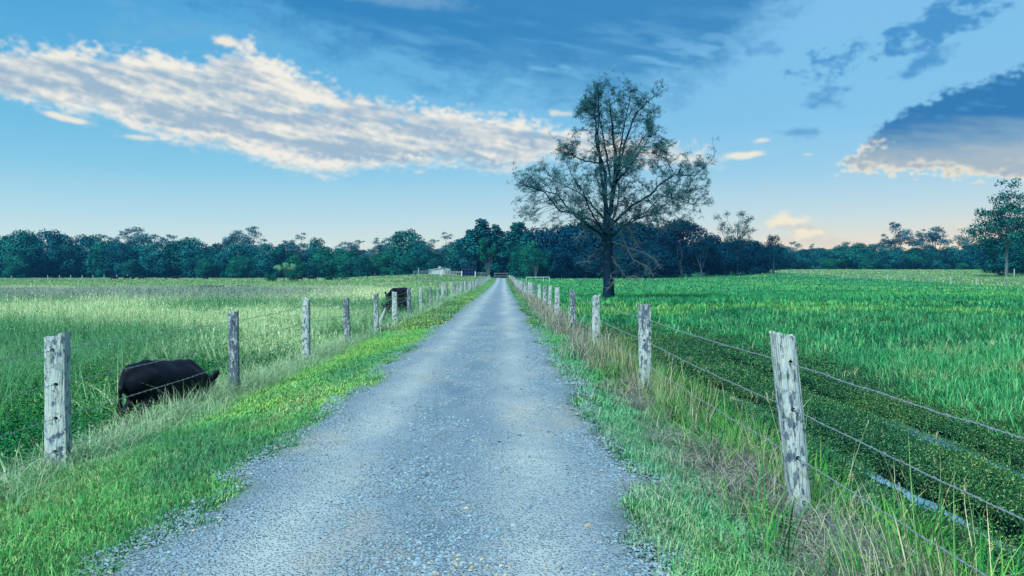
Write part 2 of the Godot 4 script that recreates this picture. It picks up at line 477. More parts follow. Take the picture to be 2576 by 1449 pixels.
func gravel_maps(size: int) -> Array:
	# loose crushed stone: a colour per stone, and its height
	var f1 := FastNoiseLite.new()
	f1.noise_type = FastNoiseLite.TYPE_CELLULAR
	f1.cellular_return_type = FastNoiseLite.RETURN_DISTANCE
	f1.frequency = 0.085
	f1.fractal_type = FastNoiseLite.FRACTAL_NONE
	var f2: FastNoiseLite = f1.duplicate()
	f2.cellular_return_type = FastNoiseLite.RETURN_CELL_VALUE
	var g1: FastNoiseLite = f1.duplicate()
	g1.frequency = 0.2
	g1.seed = 4
	var g2: FastNoiseLite = f2.duplicate()
	g2.frequency = 0.2
	g2.seed = 4
	var col := Image.create(size, size, false, Image.FORMAT_RGB8)
	var hgt := Image.create(size, size, false, Image.FORMAT_RGB8)
	var tones := [Color(0.62, 0.66, 0.70), Color(0.80, 0.82, 0.84), Color(1.0, 0.97, 0.93), Color(0.50, 0.56, 0.62), Color(0.86, 0.80, 0.74), Color(0.70, 0.75, 0.80)]
	for y in size:
		for x in size:
			# wrapped by blending the far side in
			var big := f1.get_noise_2d(x, y) + 1.0
			var id := (f2.get_noise_2d(x, y) + 1.0) * 0.5
			var small := g1.get_noise_2d(x, y) + 1.0
			var sid := (g2.get_noise_2d(x, y) + 1.0) * 0.5
			var stone := sm(0.62, 0.30, big) * (1.0 if id > 0.45 else 0.0)
			var c: Color = tones[int(sid * 5.99)] * lerpf(0.75, 1.0, sid)
			c = c.lerp(Color(1.0, 1.0, 1.0), 0.55)
			c = c.lerp(tones[int(fposmod(id * 37.0, 1.0) * 5.99)] * lerpf(0.8, 1.08, fposmod(id * 91.0, 1.0)), stone)
			c.a = 1.0
			col.set_pixel(x, y, Color(minf(c.r, 1), minf(c.g, 1), minf(c.b, 1)).linear_to_srgb())
			var h := 0.25 * sm(0.75, 0.1, small) + stone * (0.25 + 0.5 * sm(0.6, 0.0, big))
			hgt.set_pixel(x, y, Color(h, h, h))
	return [ImageTexture.create_from_image(col), ImageTexture.create_from_image(hgt)]

func track_tint(x: float, d: float) -> Color:
	# worn dusty wheel lines, coarser bluer stone on the crown and at the sides
	var wob := 0.18 * nz.get_noise_2d(d * 6.0, 7.0)
	var f := fine.get_noise_2d(x * 9.0, d * 5.0)
	var b := nz.get_noise_2d(x * 16.0 + 50.0, d * 9.0)
	var wheel := maxf(exp(-pow((x + 1.38 - wob) / 0.40, 2.0)), exp(-pow((x - 0.22 - wob) / 0.40, 2.0)))
	wheel = clampf(wheel * (0.75 + 0.5 * f) + 0.35 * b, 0.0, 1.0)
	var c := A(122, 162, 198, 1.2).lerp(A(164, 192, 214, 1.36), wheel)
	c = c.lerp(A(96, 142, 186, 1.1), sm(0.15, 0.5, b + 0.4 * f) * (1.0 - wheel) * 0.7)
	c = c.lerp(A(180, 188, 190, 1.3), 0.38 * sm(0.18, 0.5, fine.get_noise_2d(x * 5.0 + 80.0, d * 3.0)))
	c = c.lerp(A(110, 146, 152), 0.7 * maxf(sm(0.30, 0.0, x - road_edge_left(d)), sm(0.30, 0.0, road_edge_right(d) - x)))
	return c

func track_y(x: float, d: float) -> float:
	var wob := 0.18 * nz.get_noise_2d(d * 6.0, 7.0)
	var wheel := maxf(exp(-pow((x + 1.38 - wob) / 0.34, 2.0)), exp(-pow((x - 0.18 - wob) / 0.34, 2.0)))
	return ground_y(x, d) + 0.012 - 0.022 * wheel + 0.018 * nz.get_noise_2d(x * 30.0, d * 30.0) + 0.008 * fine.get_noise_2d(x * 40.0, d * 40.0)

func build_track() -> void:
	var m := MB.new()
	var ds := grid_lines([[-8.0, 2.5, 0.5], [2.5, 9.0, 0.06], [9.0, 22.0, 0.16], [22.0, 60.0, 0.6], [60.0, 300.0, 2.5]])
	var cols := 46
	for d in ds:
		var a := road_edge_left(d)
		var b := road_edge_right(d)
		for q in cols:
			var x := lerpf(a, b, q / float(cols - 1))
			var dip := 0.035 * (sm(0.14, 0.0, x - a) + sm(0.14, 0.0, b - x))
			m.v.append(Vector3(x, track_y(x, d) - dip, -d))
			m.c.append(track_tint(x, d))
			m.n.append(Vector3.UP)
	for r in ds.size() - 1:
		for q in cols - 1:
			var k := r * cols + q
			m.i.append_array([k, k + cols, k + 1, k + 1, k + cols, k + cols + 1])
	for r in ds.size():
		for q in cols:
			var du: Vector3 = m.v[mini(q + 1, cols - 1) + r * cols] - m.v[maxi(q - 1, 0) + r * cols]
			var dv: Vector3 = m.v[q + mini(r + 1, ds.size() - 1) * cols] - m.v[q + maxi(r - 1, 0) * cols]
			m.n[r * cols + q] = du.cross(dv).normalized()
	var gm := StandardMaterial3D.new()
	gm.resource_name = "gravel"
	gm.vertex_color_use_as_albedo = true
	gm.roughness = 0.9
	gm.metallic_specular = 0.3
	var maps := gravel_maps(1024)
	gm.albedo_texture = maps[0]
	gm.heightmap_enabled = true
	gm.heightmap_texture = maps[1]
	gm.heightmap_scale = 1.4
	gm.uv1_triplanar = true
	gm.uv1_world_triplanar = true
	gm.uv1_scale = Vector3(0.62, 0.62, 0.62)
	var o := part("gravel_road", m.mesh(), gm)
	tag(o, "", "", "", "structure")
	# loose stones lying on it
	var stone := MB.new()
	var top := []
	for k in 7: top.append(Vector3(cos(TAU * k / 7) * rr(0.75, 1.1), rr(-0.1, 0.15), sin(TAU * k / 7) * rr(0.75, 1.1)))
	for k in 7:
		var a: Vector3 = top[k]
		var b: Vector3 = top[(k + 1) % 7]
		var u1 := Vector3(a.x * 0.55, 0.55, a.z * 0.6)
		var u2 := Vector3(b.x * 0.55, 0.55 if k % 2 else 0.62, b.z * 0.6)
		for tri in [[a, u1, b], [b, u1, u2], [u1, Vector3(0.05, 0.68, 0), u2]]:
			var nn: Vector3 = ((tri[2] - tri[0]) as Vector3).cross(tri[1] - tri[0]).normalized()
			if nn.dot(tri[0] + tri[1] + tri[2]) < 0.0:
				nn = -nn
				tri = [tri[0], tri[2], tri[1]]
			for p in tri:
				stone.v.append(p); stone.n.append(nn); stone.c.append(Color.WHITE)
			var q := stone.v.size()
			stone.i.append_array([q - 3, q - 2, q - 1])
	var xf: Array[Transform3D] = []
	var cl := PackedColorArray()
	for k in 150000:
		var d := 3.4 + 22.0 * pow(rng.randf(), 1.9)
		var a := road_edge_left(d) - 0.15
		var b := road_edge_right(d) + 0.25
		var x := rr(a, b)
		var wob := 0.18 * nz.get_noise_2d(d * 6.0, 7.0)
		var wheel := maxf(exp(-pow((x + 1.38 - wob) / 0.42, 2.0)), exp(-pow((x - 0.18 - wob) / 0.42, 2.0)))
		var clump := fine.get_noise_2d(x * 14.0, d * 7.0)
		if rng.randf() < wheel * 0.94 or rng.randf() > 0.50 + 1.3 * clump: continue
		var s := rr(0.0035, 0.0085) * (1.0 + d * 0.03)
		var tan_ := sm(0.15, 0.5, fine.get_noise_2d(x * 8.0 + 30.0, d * 8.0)) * sm(7.0, 4.5, d) * sm(-0.6, 0.1, x)
		if rng.randf() < 0.05 or rng.randf() < tan_ * 0.5: s *= rr(1.4, 2.1)
		var bs := Basis.from_euler(Vector3(rr(-0.4, 0.4), rr(0, TAU), rr(-0.4, 0.4))).scaled(Vector3(s * rr(0.8, 1.5), s * rr(0.7, 1.2), s))
		xf.append(Transform3D(bs, Vector3(x, track_y(x, d) + 0.001, -d)))
		var c := A(116, 166, 206, rr(0.45, 1.35)).lerp(A(190, 214, 224), 0.5 * rng.randf() * rng.randf())
		if rng.randf() < 0.03 + tan_ * 0.6: c = A(186, 192, 186, rr(0.75, 1.1))
		cl.append(c)
	var sm_ := StandardMaterial3D.new()
	sm_.resource_name = "stone"
	sm_.vertex_color_use_as_albedo = true
	sm_.roughness = 0.85
	scatter("loose_gravel", stone.mesh(), sm_, xf, cl)

func scatter(called: String, mesh: Mesh, mat: Material, xf: Array[Transform3D], cl: PackedColorArray, parent: Node = null) -> MultiMeshInstance3D:
	var mm := MultiMesh.new()
	mm.transform_format = MultiMesh.TRANSFORM_3D
	mm.use_colors = true
	mm.mesh = mesh
	mm.instance_count = xf.size()
	for k in xf.size():
		mm.set_instance_transform(k, xf[k])
		mm.set_instance_color(k, cl[k])
	var o := MultiMeshInstance3D.new()
	o.multimesh = mm
	o.material_override = mat
	o.name = called if parent else numbered(called)
	(parent if parent else self).add_child(o, true)
	tag(o, "", "", "", "stuff")
	print(called, " ", xf.size())
	return o

# ------------------------------------------------------------------ grasses
# a tuft: blades that rise from a disc, bend over and taper; tones are base colours of single blades
func tuft(n: int, rad: float, h0: float, h1: float, wid: float, lean: float, segs: int, tones: Array, head := 0.0, head_tone := Color.WHITE, wind := Vector3.ZERO) -> ArrayMesh:
	var m := MB.new()
	for k in n:
		var a := rr(0, TAU)
		var r := rad * sqrt(rng.randf())
		var p := Vector3(cos(a) * r, 0, sin(a) * r)
		var h := rr(h0, h1)
		var az := rr(0, TAU)
		var out := (Vector3(cos(az), 0, sin(az)) + p / maxf(rad, 0.01) * 0.5 + wind).normalized()
		var ln := lean * rr(0.2, 1.3)
		var face := Vector3(cos(az + 1.57 + rr(-0.6, 0.6)), 0, sin(az + 1.57 + rr(-0.6, 0.6)))
		var w := wid * rr(0.6, 1.25)
		var col: Color = tones[rng.randi() % tones.size()] * rr(0.78, 1.2)
		col.a = 1.0
		var base := m.v.size()
		var c0 := Vector3.ZERO
		var sgn := 1.0 if face.cross(Vector3.UP * (1.0 - 0.5 * ln) + out * ln).y >= 0.0 else -1.0
		for s in segs + 1:
			var t := s / float(segs)
			var c := p + Vector3.UP * h * (t - 0.42 * minf(ln, 1.4) * t * t) + out * h * ln * t * t * 0.8
			var tan_ := (c - c0).normalized() if s else Vector3.UP
			c0 = c
			var nn := face.cross(tan_).normalized()
			nn = (nn * sgn + Vector3.UP * 0.4).normalized()
			if s == segs:
				m.v.append(c); m.n.append(nn); m.c.append(col)
			else:
				var ww := w * 0.5 * (1.0 - 0.75 * t)
				m.v.append(c - face * ww); m.v.append(c + face * ww)
				m.n.append(nn); m.n.append(nn); m.c.append(col); m.c.append(col)
		for s in segs:
			var q := base + s * 2
			if sgn < 0.0:
				m.i.append_array([q, q + 1, q + 2])
				if s < segs - 1: m.i.append_array([q + 1, q + 3, q + 2])
			else:
				m.i.append_array([q, q + 2, q + 1])
				if s < segs - 1: m.i.append_array([q + 1, q + 2, q + 3])
		if head > 0.0 and rng.randf() < head:
			for e in 5:
				var dirn := (Vector3.UP * 0.9 + out * (ln + 0.2) + ball() * 0.45).normalized()
				m.leaf(c0 - dirn * 0.02 - Vector3.UP * e * wid * 2.2, dirn, dirn.cross(ball()).normalized(), wid * rr(4, 8), wid * rr(0.7, 1.2), (Vector3.UP + ball() * 0.5).normalized(), head_tone * rr(0.8, 1.15))
	return m.mesh()

# leafy weed: little oval leaves on short stems
func weed(n: int, rad: float, h0: float, h1: float, leaf_len: float, tones: Array) -> ArrayMesh:
	var m := MB.new()
	for k in n:
		var a := rr(0, TAU)
		var r := rad * sqrt(rng.randf())
		var p := Vector3(cos(a) * r, rr(h0, h1) * (1.0 - 0.5 * r / rad), sin(a) * r)
		var d := (ball() + Vector3(0, 0.35, 0)).normalized()
		var ac := d.cross(ball()).normalized()
		var nn := (d.cross(ac).normalized())
		if nn.y < 0.0: nn = -nn
		var col: Color = tones[rng.randi() % tones.size()] * rr(0.72, 1.25)
		col.a = 1.0
		m.leaf(p, d, ac, leaf_len * rr(0.6, 1.3), leaf_len * rr(0.2, 0.42), (nn + Vector3.UP * 0.3).normalized(), col)
	return m.mesh()

# fills a stretch of ground with one kind of tuft; dens(x, d) -> share of places kept, tint(x, d) -> Color
func sow(called: String, mesh: Mesh, mat: Material, d0: float, d1: float, x0: float, x1: float, step: float, s0: float, s1: float, dens: Callable, tint: Callable, lift := 0.0, tilt := 0.12) -> void:
	var xf: Array[Transform3D] = []
	var cl := PackedColorArray()
	var d := d0
	while d < d1:
		var lo := maxf(x0, -0.665 * d - 2.0)
		var hi := minf(x1, 0.70 * d + 2.0)
		var x := lo
		while x < hi:
			var px := x + rr(-0.6, 0.6) * step
			var pd := d + rr(-0.6, 0.6) * step
			x += step
			if px < x0 or px > x1: continue
			var k: float = dens.call(px, pd)
			if rng.randf() > k: continue
			var s := rr(s0, s1)
			var b := Basis.from_euler(Vector3(rr(-tilt, tilt), rr(0, TAU), rr(-tilt, tilt))).scaled(Vector3(s, s * rr(0.8, 1.15), s))
			xf.append(Transform3D(b, Vector3(px, ground_y(px, pd) - 0.01 + lift, -pd)))
			var c: Color = tint.call(px, pd)
			cl.append(c * rr(0.88, 1.12))
		d += step
	scatter(called, mesh, mat, xf, cl)

func w2(x: float, d: float, f := 1.0) -> float:
	return nz.get_noise_2d(x * f + 300.0, d * f)

func build_grass() -> void:
	var gm := foliage_mat(0.85, 0.6, "grass_blade")
	var one := func(_x: float, _d: float) -> Color: return Color(1, 1, 1)
	# mown verges
	var vt := [A(76, 180, 118, 1.5), A(54, 164, 108, 1.5), A(100, 194, 132, 1.45), A(36, 146, 100, 1.45), A(136, 202, 160, 1.4)]
	var short := tuft(34, 0.10, 0.03, 0.085, 0.0065, 1.3, 2, vt)
	var vtint := func(x: float, d: float) -> Color:
		var n := w2(x * 2.0, d, 9.0)
		var c := Color(1.22, 1.06, 0.92).lerp(Color(1.75, 1.18, 0.80), sm(-0.1, 0.45, n))
		c = c.lerp(Color(0.8, 0.78, 0.95), sm(0.1, 0.5, -n))
		var dry: float = sm(0.15, 0.5, nz.get_noise_2d(x * 40.0, d * 7.0))
		return c.lerp(Color(2.3, 1.12, 1.35), dry * 0.6)
	var vl := func(x: float, d: float) -> float:
		return sm(road_edge_left(d) + 0.14, road_edge_left(d) - 0.08, x) * 0.95 + 0.15 * sm(road_edge_left(d) + 0.3, road_edge_left(d), x)
	sow("verge_grass", short, gm, 3.6, 9.0, -4.6, -1.8, 0.062, 0.7, 1.25, vl, vtint)
	sow("verge_grass", tuft(34, 0.16, 0.03, 0.085, 0.010, 1.3, 2, vt), gm, 9.0, 24.0, -4.6, -1.8, 0.11, 0.8, 1.2, vl, vtint)
	sow("verge_grass", tuft(26, 0.3, 0.03, 0.09, 0.02, 1.2, 2, vt), gm, 24.0, 70.0, -4.4, -1.8, 0.3, 0.8, 1.2, vl, vtint)
	var rt := [A(36, 158, 112, 1.45), A(58, 174, 130, 1.45), A(24, 140, 104, 1.4), A(98, 188, 148, 1.4), A(124, 192, 170, 1.3)]
	var rtint := func(x: float, d: float) -> Color:
		var n := w2(x * 2.0, d, 9.0)
		var c := Color(1, 1, 1).lerp(Color(1.3, 1.12, 0.85), sm(0.0, 0.45, n))
		return c.lerp(Color(1.9, 0.98, 1.3), 0.7 * sm(0.5, 0.1, x - road_edge_right(d)) * sm(-0.3, 0.3, fine.get_noise_2d(x * 9.0, d * 9.0)))
	var vr := func(x: float, d: float) -> float:
		return sm(road_edge_right(d) - 0.10, road_edge_right(d) + 0.16, x) * sm(2.5, 2.0, x)
	sow("verge_grass", tuft(34, 0.10, 0.035, 0.11, 0.0075, 1.2, 2, rt), gm, 3.6, 9.0, 0.6, 2.5, 0.064, 0.7, 1.3, vr, rtint)
	sow("verge_grass", tuft(34, 0.16, 0.03, 0.10, 0.011, 1.2, 2, rt), gm, 9.0, 24.0, 0.6, 2.5, 0.11, 0.8, 1.2, vr, rtint)
	sow("verge_grass", tuft(26, 0.3, 0.03, 0.09, 0.02, 1.2, 2, rt), gm, 24.0, 70.0, 0.6, 2.5, 0.3, 0.8, 1.2, vr, rtint)
	var far_v := func(x: float, d: float) -> float: return 1.0 if (x < road_edge_left(d) and x > -4.4) or (x > road_edge_right(d) and x < 2.5) else 0.0
	sow("verge_grass", tuft(30, 0.7, 0.04, 0.12, 0.05, 1.0, 2, vt), gm, 70.0, 258.0, -4.4, 2.5, 0.75, 0.8, 1.2, far_v, vtint)
	# straggling grass under the left fence
	var st := [A(118, 176, 150, 1.6), A(150, 192, 170, 1.6), A(84, 164, 122, 1.5), A(168, 196, 180, 1.6), A(60, 144, 106, 1.4)]
	var fl := func(x: float, d: float) -> float: return exp(-pow((x + 4.12) / 0.34, 2.0)) * (0.95 + 0.6 * w2(x, d, 12.0))
	sow("fence_grass", tuft(54, 0.20, 0.12, 0.46, 0.005, 1.5, 4, st, 0.12, A(150, 186, 166, 1.5)), gm, 6.0, 22.0, -5.2, -3.2, 0.13, 0.6, 1.2, fl, one)
	sow("fence_grass", tuft(36, 0.34, 0.18, 0.60, 0.012, 1.2, 3, st), gm, 22.0, 80.0, -5.2, -3.3, 0.42, 0.7, 1.3, fl, one)
	sow("fence_grass", tuft(30, 0.6, 0.14, 0.45, 0.04, 1.2, 2, st), gm, 80.0, 258.0, -5.4, -3.4, 0.8, 0.8, 1.3, fl, one)
	sow("fence_grass", tuft(40, 0.18, 0.25, 0.62, 0.006, 1.0, 4, st, 0.2, A(150, 186, 166, 1.5)), gm, 9.2, 13.0, -4.75, -4.1, 0.13, 0.7, 1.1, func(x: float, d: float) -> float: return 0.30, one, 0.0, 0.25)
	# left paddock: lush weeds in the hollow behind the fence
	var wt := [A(24, 138, 96, 1.5), A(44, 158, 92, 1.5), A(14, 112, 90, 1.4), A(76, 174, 108, 1.4)]
	var wm := weed(230, 0.26, 0.06, 0.62, 0.048, wt)
	var wl := func(x: float, d: float) -> float: return sm(-4.5, -5.0, x) * sm(-10.5, -7.5, x + 1.2 * w2(x, d, 3.0)) * (0.85 + 0.5 * w2(x, d, 7.0)) * sm(46.0, 22.0, d)
	var wtint := func(x: float, d: float) -> Color: return Color(0.48, 0.62, 0.66).lerp(Color(1.3, 1.0, 0.64), sm(0.0, 0.4, w2(x, d, 8.0))).lerp(Color(0.45, 0.62, 0.65), sm(0.0, 0.35, -w2(x, d, 8.0)))
	sow("leafy_weeds", wm, gm, 6.5, 46.0, -12.0, -4.5, 0.25, 0.7, 1.25, wl, wtint)
	# tall seeding grass
	var tt := [A(110, 178, 150, 1.6), A(140, 194, 168, 1.6), A(74, 154, 124, 1.5), A(160, 202, 180, 1.6), A(56, 140, 110, 1.4)]
	var pale := A(150, 200, 176, 1.35)
	var tl := func(x: float, d: float) -> float:
		var far_off := sm(-6.5, -9.0, x + 1.2 * w2(x, d, 3.0))
		return clampf(maxf(far_off, 0.06 * sm(-4.6, -5.4, x)) * (0.8 + 0.5 * w2(x, d, 5.0)) + sm(15.0, 26.0, d) * 0.75 * sm(-4.4, -5.2, x) * clampf(1.0 + 1.6 * w2(x + 90.0, d, 6.0), 0.15, 1.0), 0.0, 1.0)
	var ttint := func(x: float, d: float) -> Color:
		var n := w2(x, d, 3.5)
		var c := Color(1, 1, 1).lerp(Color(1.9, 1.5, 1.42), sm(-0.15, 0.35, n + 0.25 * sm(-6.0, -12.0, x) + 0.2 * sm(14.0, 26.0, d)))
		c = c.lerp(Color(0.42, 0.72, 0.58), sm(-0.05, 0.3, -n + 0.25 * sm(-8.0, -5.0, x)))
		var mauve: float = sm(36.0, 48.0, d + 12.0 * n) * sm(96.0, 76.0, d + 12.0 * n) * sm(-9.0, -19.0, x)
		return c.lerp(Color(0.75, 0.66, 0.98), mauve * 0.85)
	var wind := Vector3(0.7, 0, 0.1)
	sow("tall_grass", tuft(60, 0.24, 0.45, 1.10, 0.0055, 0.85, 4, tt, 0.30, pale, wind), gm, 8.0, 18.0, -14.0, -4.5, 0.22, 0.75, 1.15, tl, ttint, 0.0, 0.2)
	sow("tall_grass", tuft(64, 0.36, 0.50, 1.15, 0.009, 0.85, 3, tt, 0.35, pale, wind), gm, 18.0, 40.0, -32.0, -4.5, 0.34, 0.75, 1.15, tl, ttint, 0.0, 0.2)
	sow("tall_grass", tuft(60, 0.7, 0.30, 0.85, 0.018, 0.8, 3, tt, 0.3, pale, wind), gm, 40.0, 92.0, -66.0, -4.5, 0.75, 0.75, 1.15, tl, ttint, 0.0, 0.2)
	var ft := [A(132, 184, 144, 1.5), A(108, 172, 122, 1.5), A(152, 192, 154, 1.5), A(78, 150, 106, 1.4)]
	var ftint := func(x: float, d: float) -> Color:
		return Color(1, 1, 1).lerp(Color(0.55, 0.88, 0.72), sm(0.1, 0.4, w2(x, d * 2.0, 1.6))).lerp(Color(1.2, 1.08, 1.0), sm(0.1, 0.4, -w2(x, d, 2.0)))
	var fd := func(x: float, d: float) -> float: return 0.75 + 0.6 * w2(x, d, 3.0)
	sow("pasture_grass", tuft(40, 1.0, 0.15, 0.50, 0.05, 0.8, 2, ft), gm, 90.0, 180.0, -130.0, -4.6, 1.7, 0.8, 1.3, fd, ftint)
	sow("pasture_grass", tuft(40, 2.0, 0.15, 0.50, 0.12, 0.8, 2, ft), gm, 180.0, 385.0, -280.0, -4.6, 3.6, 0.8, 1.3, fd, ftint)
	# right fence line: dead straw, a few green blades through it
	var dt := [A(136, 148, 154, 1.35), A(158, 168, 162, 1.4), A(100, 114, 140, 1.35), A(72, 84, 118, 1.3), A(176, 182, 174, 1.4), A(92, 120, 130, 1.3)]
	var fr := func(x: float, d: float) -> float:
		return exp(-pow((x - 1.94 - 0.25 * w2(1.0, d, 20.0)) / 0.30, 2.0)) * clampf(0.75 + 0.9 * w2(x * 0.3, d, 14.0), 0.1, 1.0)
	sow("dry_grass", tuft(60, 0.17, 0.03, 0.26, 0.005, 2.0, 4, dt), gm, 3.2, 14.0, 1.2, 2.9, 0.085, 0.7, 1.25, fr, one, 0.0, 0.3)
	var tall_d := func(x: float, d: float) -> float:
		return exp(-pow((x - 2.08) / 0.21, 2.0)) * clampf(0.22 + 1.2 * w2(x * 0.3, d + 40.0, 12.0) + 0.4 * sm(7.0, 11.0, d), 0.05, 0.8)
	var tall_t := [A(158, 174, 156, 1.4), A(134, 164, 140, 1.35), A(178, 186, 174, 1.4), A(100, 160, 108, 1.35)]
	sow("dry_grass", tuft(26, 0.13, 0.35, 0.85, 0.0065, 0.5, 4, tall_t, 0.12, A(176, 176, 152, 1.3)), gm, 3.4, 16.0, 1.3, 2.9, 0.17, 0.7, 1.2, tall_d, one, 0.0, 0.2)
	sow("dry_grass", tuft(34, 0.2, 0.15, 0.70, 0.012, 0.9, 3, dt + tall_t), gm, 14.0, 44.0, 1.3, 2.9, 0.22, 0.8, 1.2, fr, one, 0.0, 0.2)
	sow("dry_grass", tuft(30, 0.3, 0.15, 0.65, 0.022, 0.8, 3, dt + tall_t), gm, 44.0, 110.0, 1.3, 2.9, 0.42, 0.8, 1.2, fr, one, 0.0, 0.2)
	sow("dry_grass", tuft(30, 0.5, 0.2, 0.7, 0.05, 0.8, 2, dt + tall_t), gm, 110.0, 256.0, 1.3, 2.9, 0.8, 0.8, 1.2, fr, one, 0.0, 0.2)
	var gt := [A(30, 150, 78, 1.3), A(56, 168, 84, 1.3), A(16, 126, 84, 1.3), A(96, 182, 96, 1.2)]
	var gr := func(x: float, d: float) -> float: return exp(-pow((x - 2.5) / 0.3, 2.0)) * clampf(0.55 + 0.9 * w2(x, d, 10.0), 0.05, 1.0) + 0.2 * exp(-pow((x - 2.0) / 0.4, 2.0))
	sow("green_blades", tuft(26, 0.14, 0.16, 0.44, 0.010, 0.9, 4, gt), gm, 2.8, 16.0, 1.5, 3.05, 0.15, 0.7, 1.25, gr, one, 0.0, 0.2)
	# right paddock: boggy ground round the wheel ruts
	var bt := [A(34, 108, 80, 1.2), A(60, 134, 96, 1.25), A(16, 90, 76, 1.15), A(104, 160, 124, 1.3), A(24, 98, 82, 1.2)]
	var rut := func(x: float, d: float) -> float:
		var f := (1.0 - sm(13.0, 18.0, d)) * clampf(0.50 + 2.2 * nz.get_noise_2d(d * 14.0, 500.0 if x < 4.4 else 700.0), 0.0, 1.0)
		return 1.0 - f * maxf(exp(-pow((x - 3.65 - 0.05 * sin(d * 0.7)) / 0.27, 4.0)), exp(-pow((x - 5.1 - 0.05 * sin(d * 0.6 + 1.0)) / 0.27, 4.0)))
	var bd := func(x: float, d: float) -> float: return rut.call(x, d) * sm(2.4, 2.8, x) * sm(8.6, 6.4, x + 0.8 * w2(x, d, 5.0)) * 0.95 + 0.03
	var btint := func(x: float, d: float) -> Color: return Color(1, 1, 1).lerp(Color(1.6, 1.25, 1.0), sm(-0.1, 0.4, w2(x, d, 9.0)))
	sow("marsh_weeds", weed(120, 0.13, 0.01, 0.075, 0.026, bt), gm, 3.4, 13.0, 2.3, 9.0, 0.115, 0.7, 1.3, bd, btint)
	sow("marsh_weeds", weed(100, 0.22, 0.01, 0.12, 0.04, bt), gm, 13.0, 30.0, 2.6, 9.0, 0.22, 0.7, 1.3, bd, btint)
	sow("marsh_weeds", tuft(18, 0.10, 0.03, 0.12, 0.006, 1.2, 2, bt), gm, 3.4, 16.0, 2.6, 9.0, 0.13, 0.7, 1.3, bd, btint)
	var reed := func(x: float, d: float) -> float: return 0.28 * (1.0 - rut.call(x, d))
	sow("marsh_weeds", tuft(9, 0.07, 0.05, 0.15, 0.009, 0.8, 2, bt), gm, 3.4, 16.0, 3.2, 5.6, 0.11, 0.7, 1.2, reed, btint)
	# the open field
	var ot := [A(22, 148, 104, 1.55), A(38, 164, 108, 1.55), A(10, 124, 94, 1.4), A(64, 180, 120, 1.5), A(104, 186, 142, 1.45)]
	var od := func(x: float, d: float) -> float: return maxf(sm(5.6, 7.4, x + 0.9 * w2(x, d, 5.0)), sm(22.0, 34.0, d) * sm(2.3, 3.0, x)) * clampf(0.85 + 0.4 * w2(x, d, 6.0), 0.3, 1.0)
	var otint := func(x: float, d: float) -> Color:
		var band := nz.get_noise_2d(x * 0.5, d * 3.2)
		var c := Color(1, 1, 1).lerp(Color(2.3, 1.3, 1.0), sm(0.05, 0.35, band) * sm(18.0, 34.0, d))
		c = c.lerp(Color(0.6, 0.8, 0.88), sm(0.0, 0.35, -w2(x, d, 5.0)))
		return c.lerp(Color(4.2, 1.15, 1.5), 0.6 * sm(0.26, 0.46, fine.get_noise_2d(x * 3.0, d * 3.0)) * sm(30.0, 12.0, d))
	sow("field_grass", tuft(40, 0.22, 0.08, 0.34, 0.0085, 1.0, 3, ot), gm, 7.0, 18.0, 5.0, 16.0, 0.21, 0.75, 1.2, od, otint)
	sow("field_grass", tuft(40, 0.36, 0.10, 0.34, 0.014, 1.0, 3, ot), gm, 18.0, 42.0, 2.3, 32.0, 0.40, 0.75, 1.2, od, otint)
	sow("field_grass", tuft(40, 0.7, 0.10, 0.36, 0.03, 0.9, 2, ot), gm, 42.0, 84.0, 2.3, 62.0, 0.8, 0.75, 1.2, od, otint)
	sow("field_grass", tuft(36, 1.2, 0.10, 0.40, 0.06, 0.9, 2, ot), gm, 84.0, 160.0, 2.6, 110.0, 1.6, 0.8, 1.2, func(x: float, d: float) -> float: return 0.9 * (1.0 - beyond_fence(x, d)), otint)
	sow("field_grass", tuft(36, 2.0, 0.10, 0.40, 0.12, 0.9, 2, ot), gm, 160.0, 262.0, 2.6, 120.0, 3.0, 0.8, 1.2, func(x: float, d: float) -> float: return 0.9 * (1.0 - beyond_fence(x, d)), otint)
	var sh := func(x: float, d: float) -> float: return (0.10 + 0.25 * maxf(0.0, w2(x, d, 8.0))) * sm(6.0, 8.5, x)
	sow("seed_stalks", tuft(7, 0.18, 0.25, 0.48, 0.006, 0.45, 3, [A(100, 170, 140, 1.3), A(130, 180, 150, 1.3)], 0.8, A(140, 180, 156, 1.25)), gm, 8.0, 34.0, 6.0, 26.0, 0.42, 0.8, 1.2, sh, one)
	var ht := [A(126, 182, 140, 1.35), A(104, 170, 114, 1.35), A(146, 190, 150, 1.35)]
	sow("hill_grass", tuft(36, 2.2, 0.12, 0.45, 0.12, 0.9, 2, ht), gm, 110.0, 392.0, 40.0, 280.0, 3.6, 0.8, 1.3, func(x: float, d: float) -> float: return 0.9 * beyond_fence(x, d), ftint)
	# single stalks leaning through the fences
	var lone_t := [A(190, 196, 170, 1.35), A(160, 186, 150, 1.3)]
	sow("tall_stalks", tuft(3, 0.07, 0.5, 0.95, 0.0065, 0.5, 5, lone_t, 0.5, A(180, 184, 160, 1.3)), gm, 3.4, 14.0, 1.9, 3.2, 0.42, 0.7, 1.2, func(_x: float, _d: float) -> float: return 0.55, one, 0.0, 0.25)
	sow("tall_stalks", tuft(3, 0.07, 0.4, 0.85, 0.0065, 0.5, 5, lone_t, 0.5, A(180, 190, 164, 1.3)), gm, 6.8, 20.0, -4.9, -4.1, 0.5, 0.7, 1.2, func(_x: float, _d: float) -> float: return 0.5, one, 0.0, 0.25)

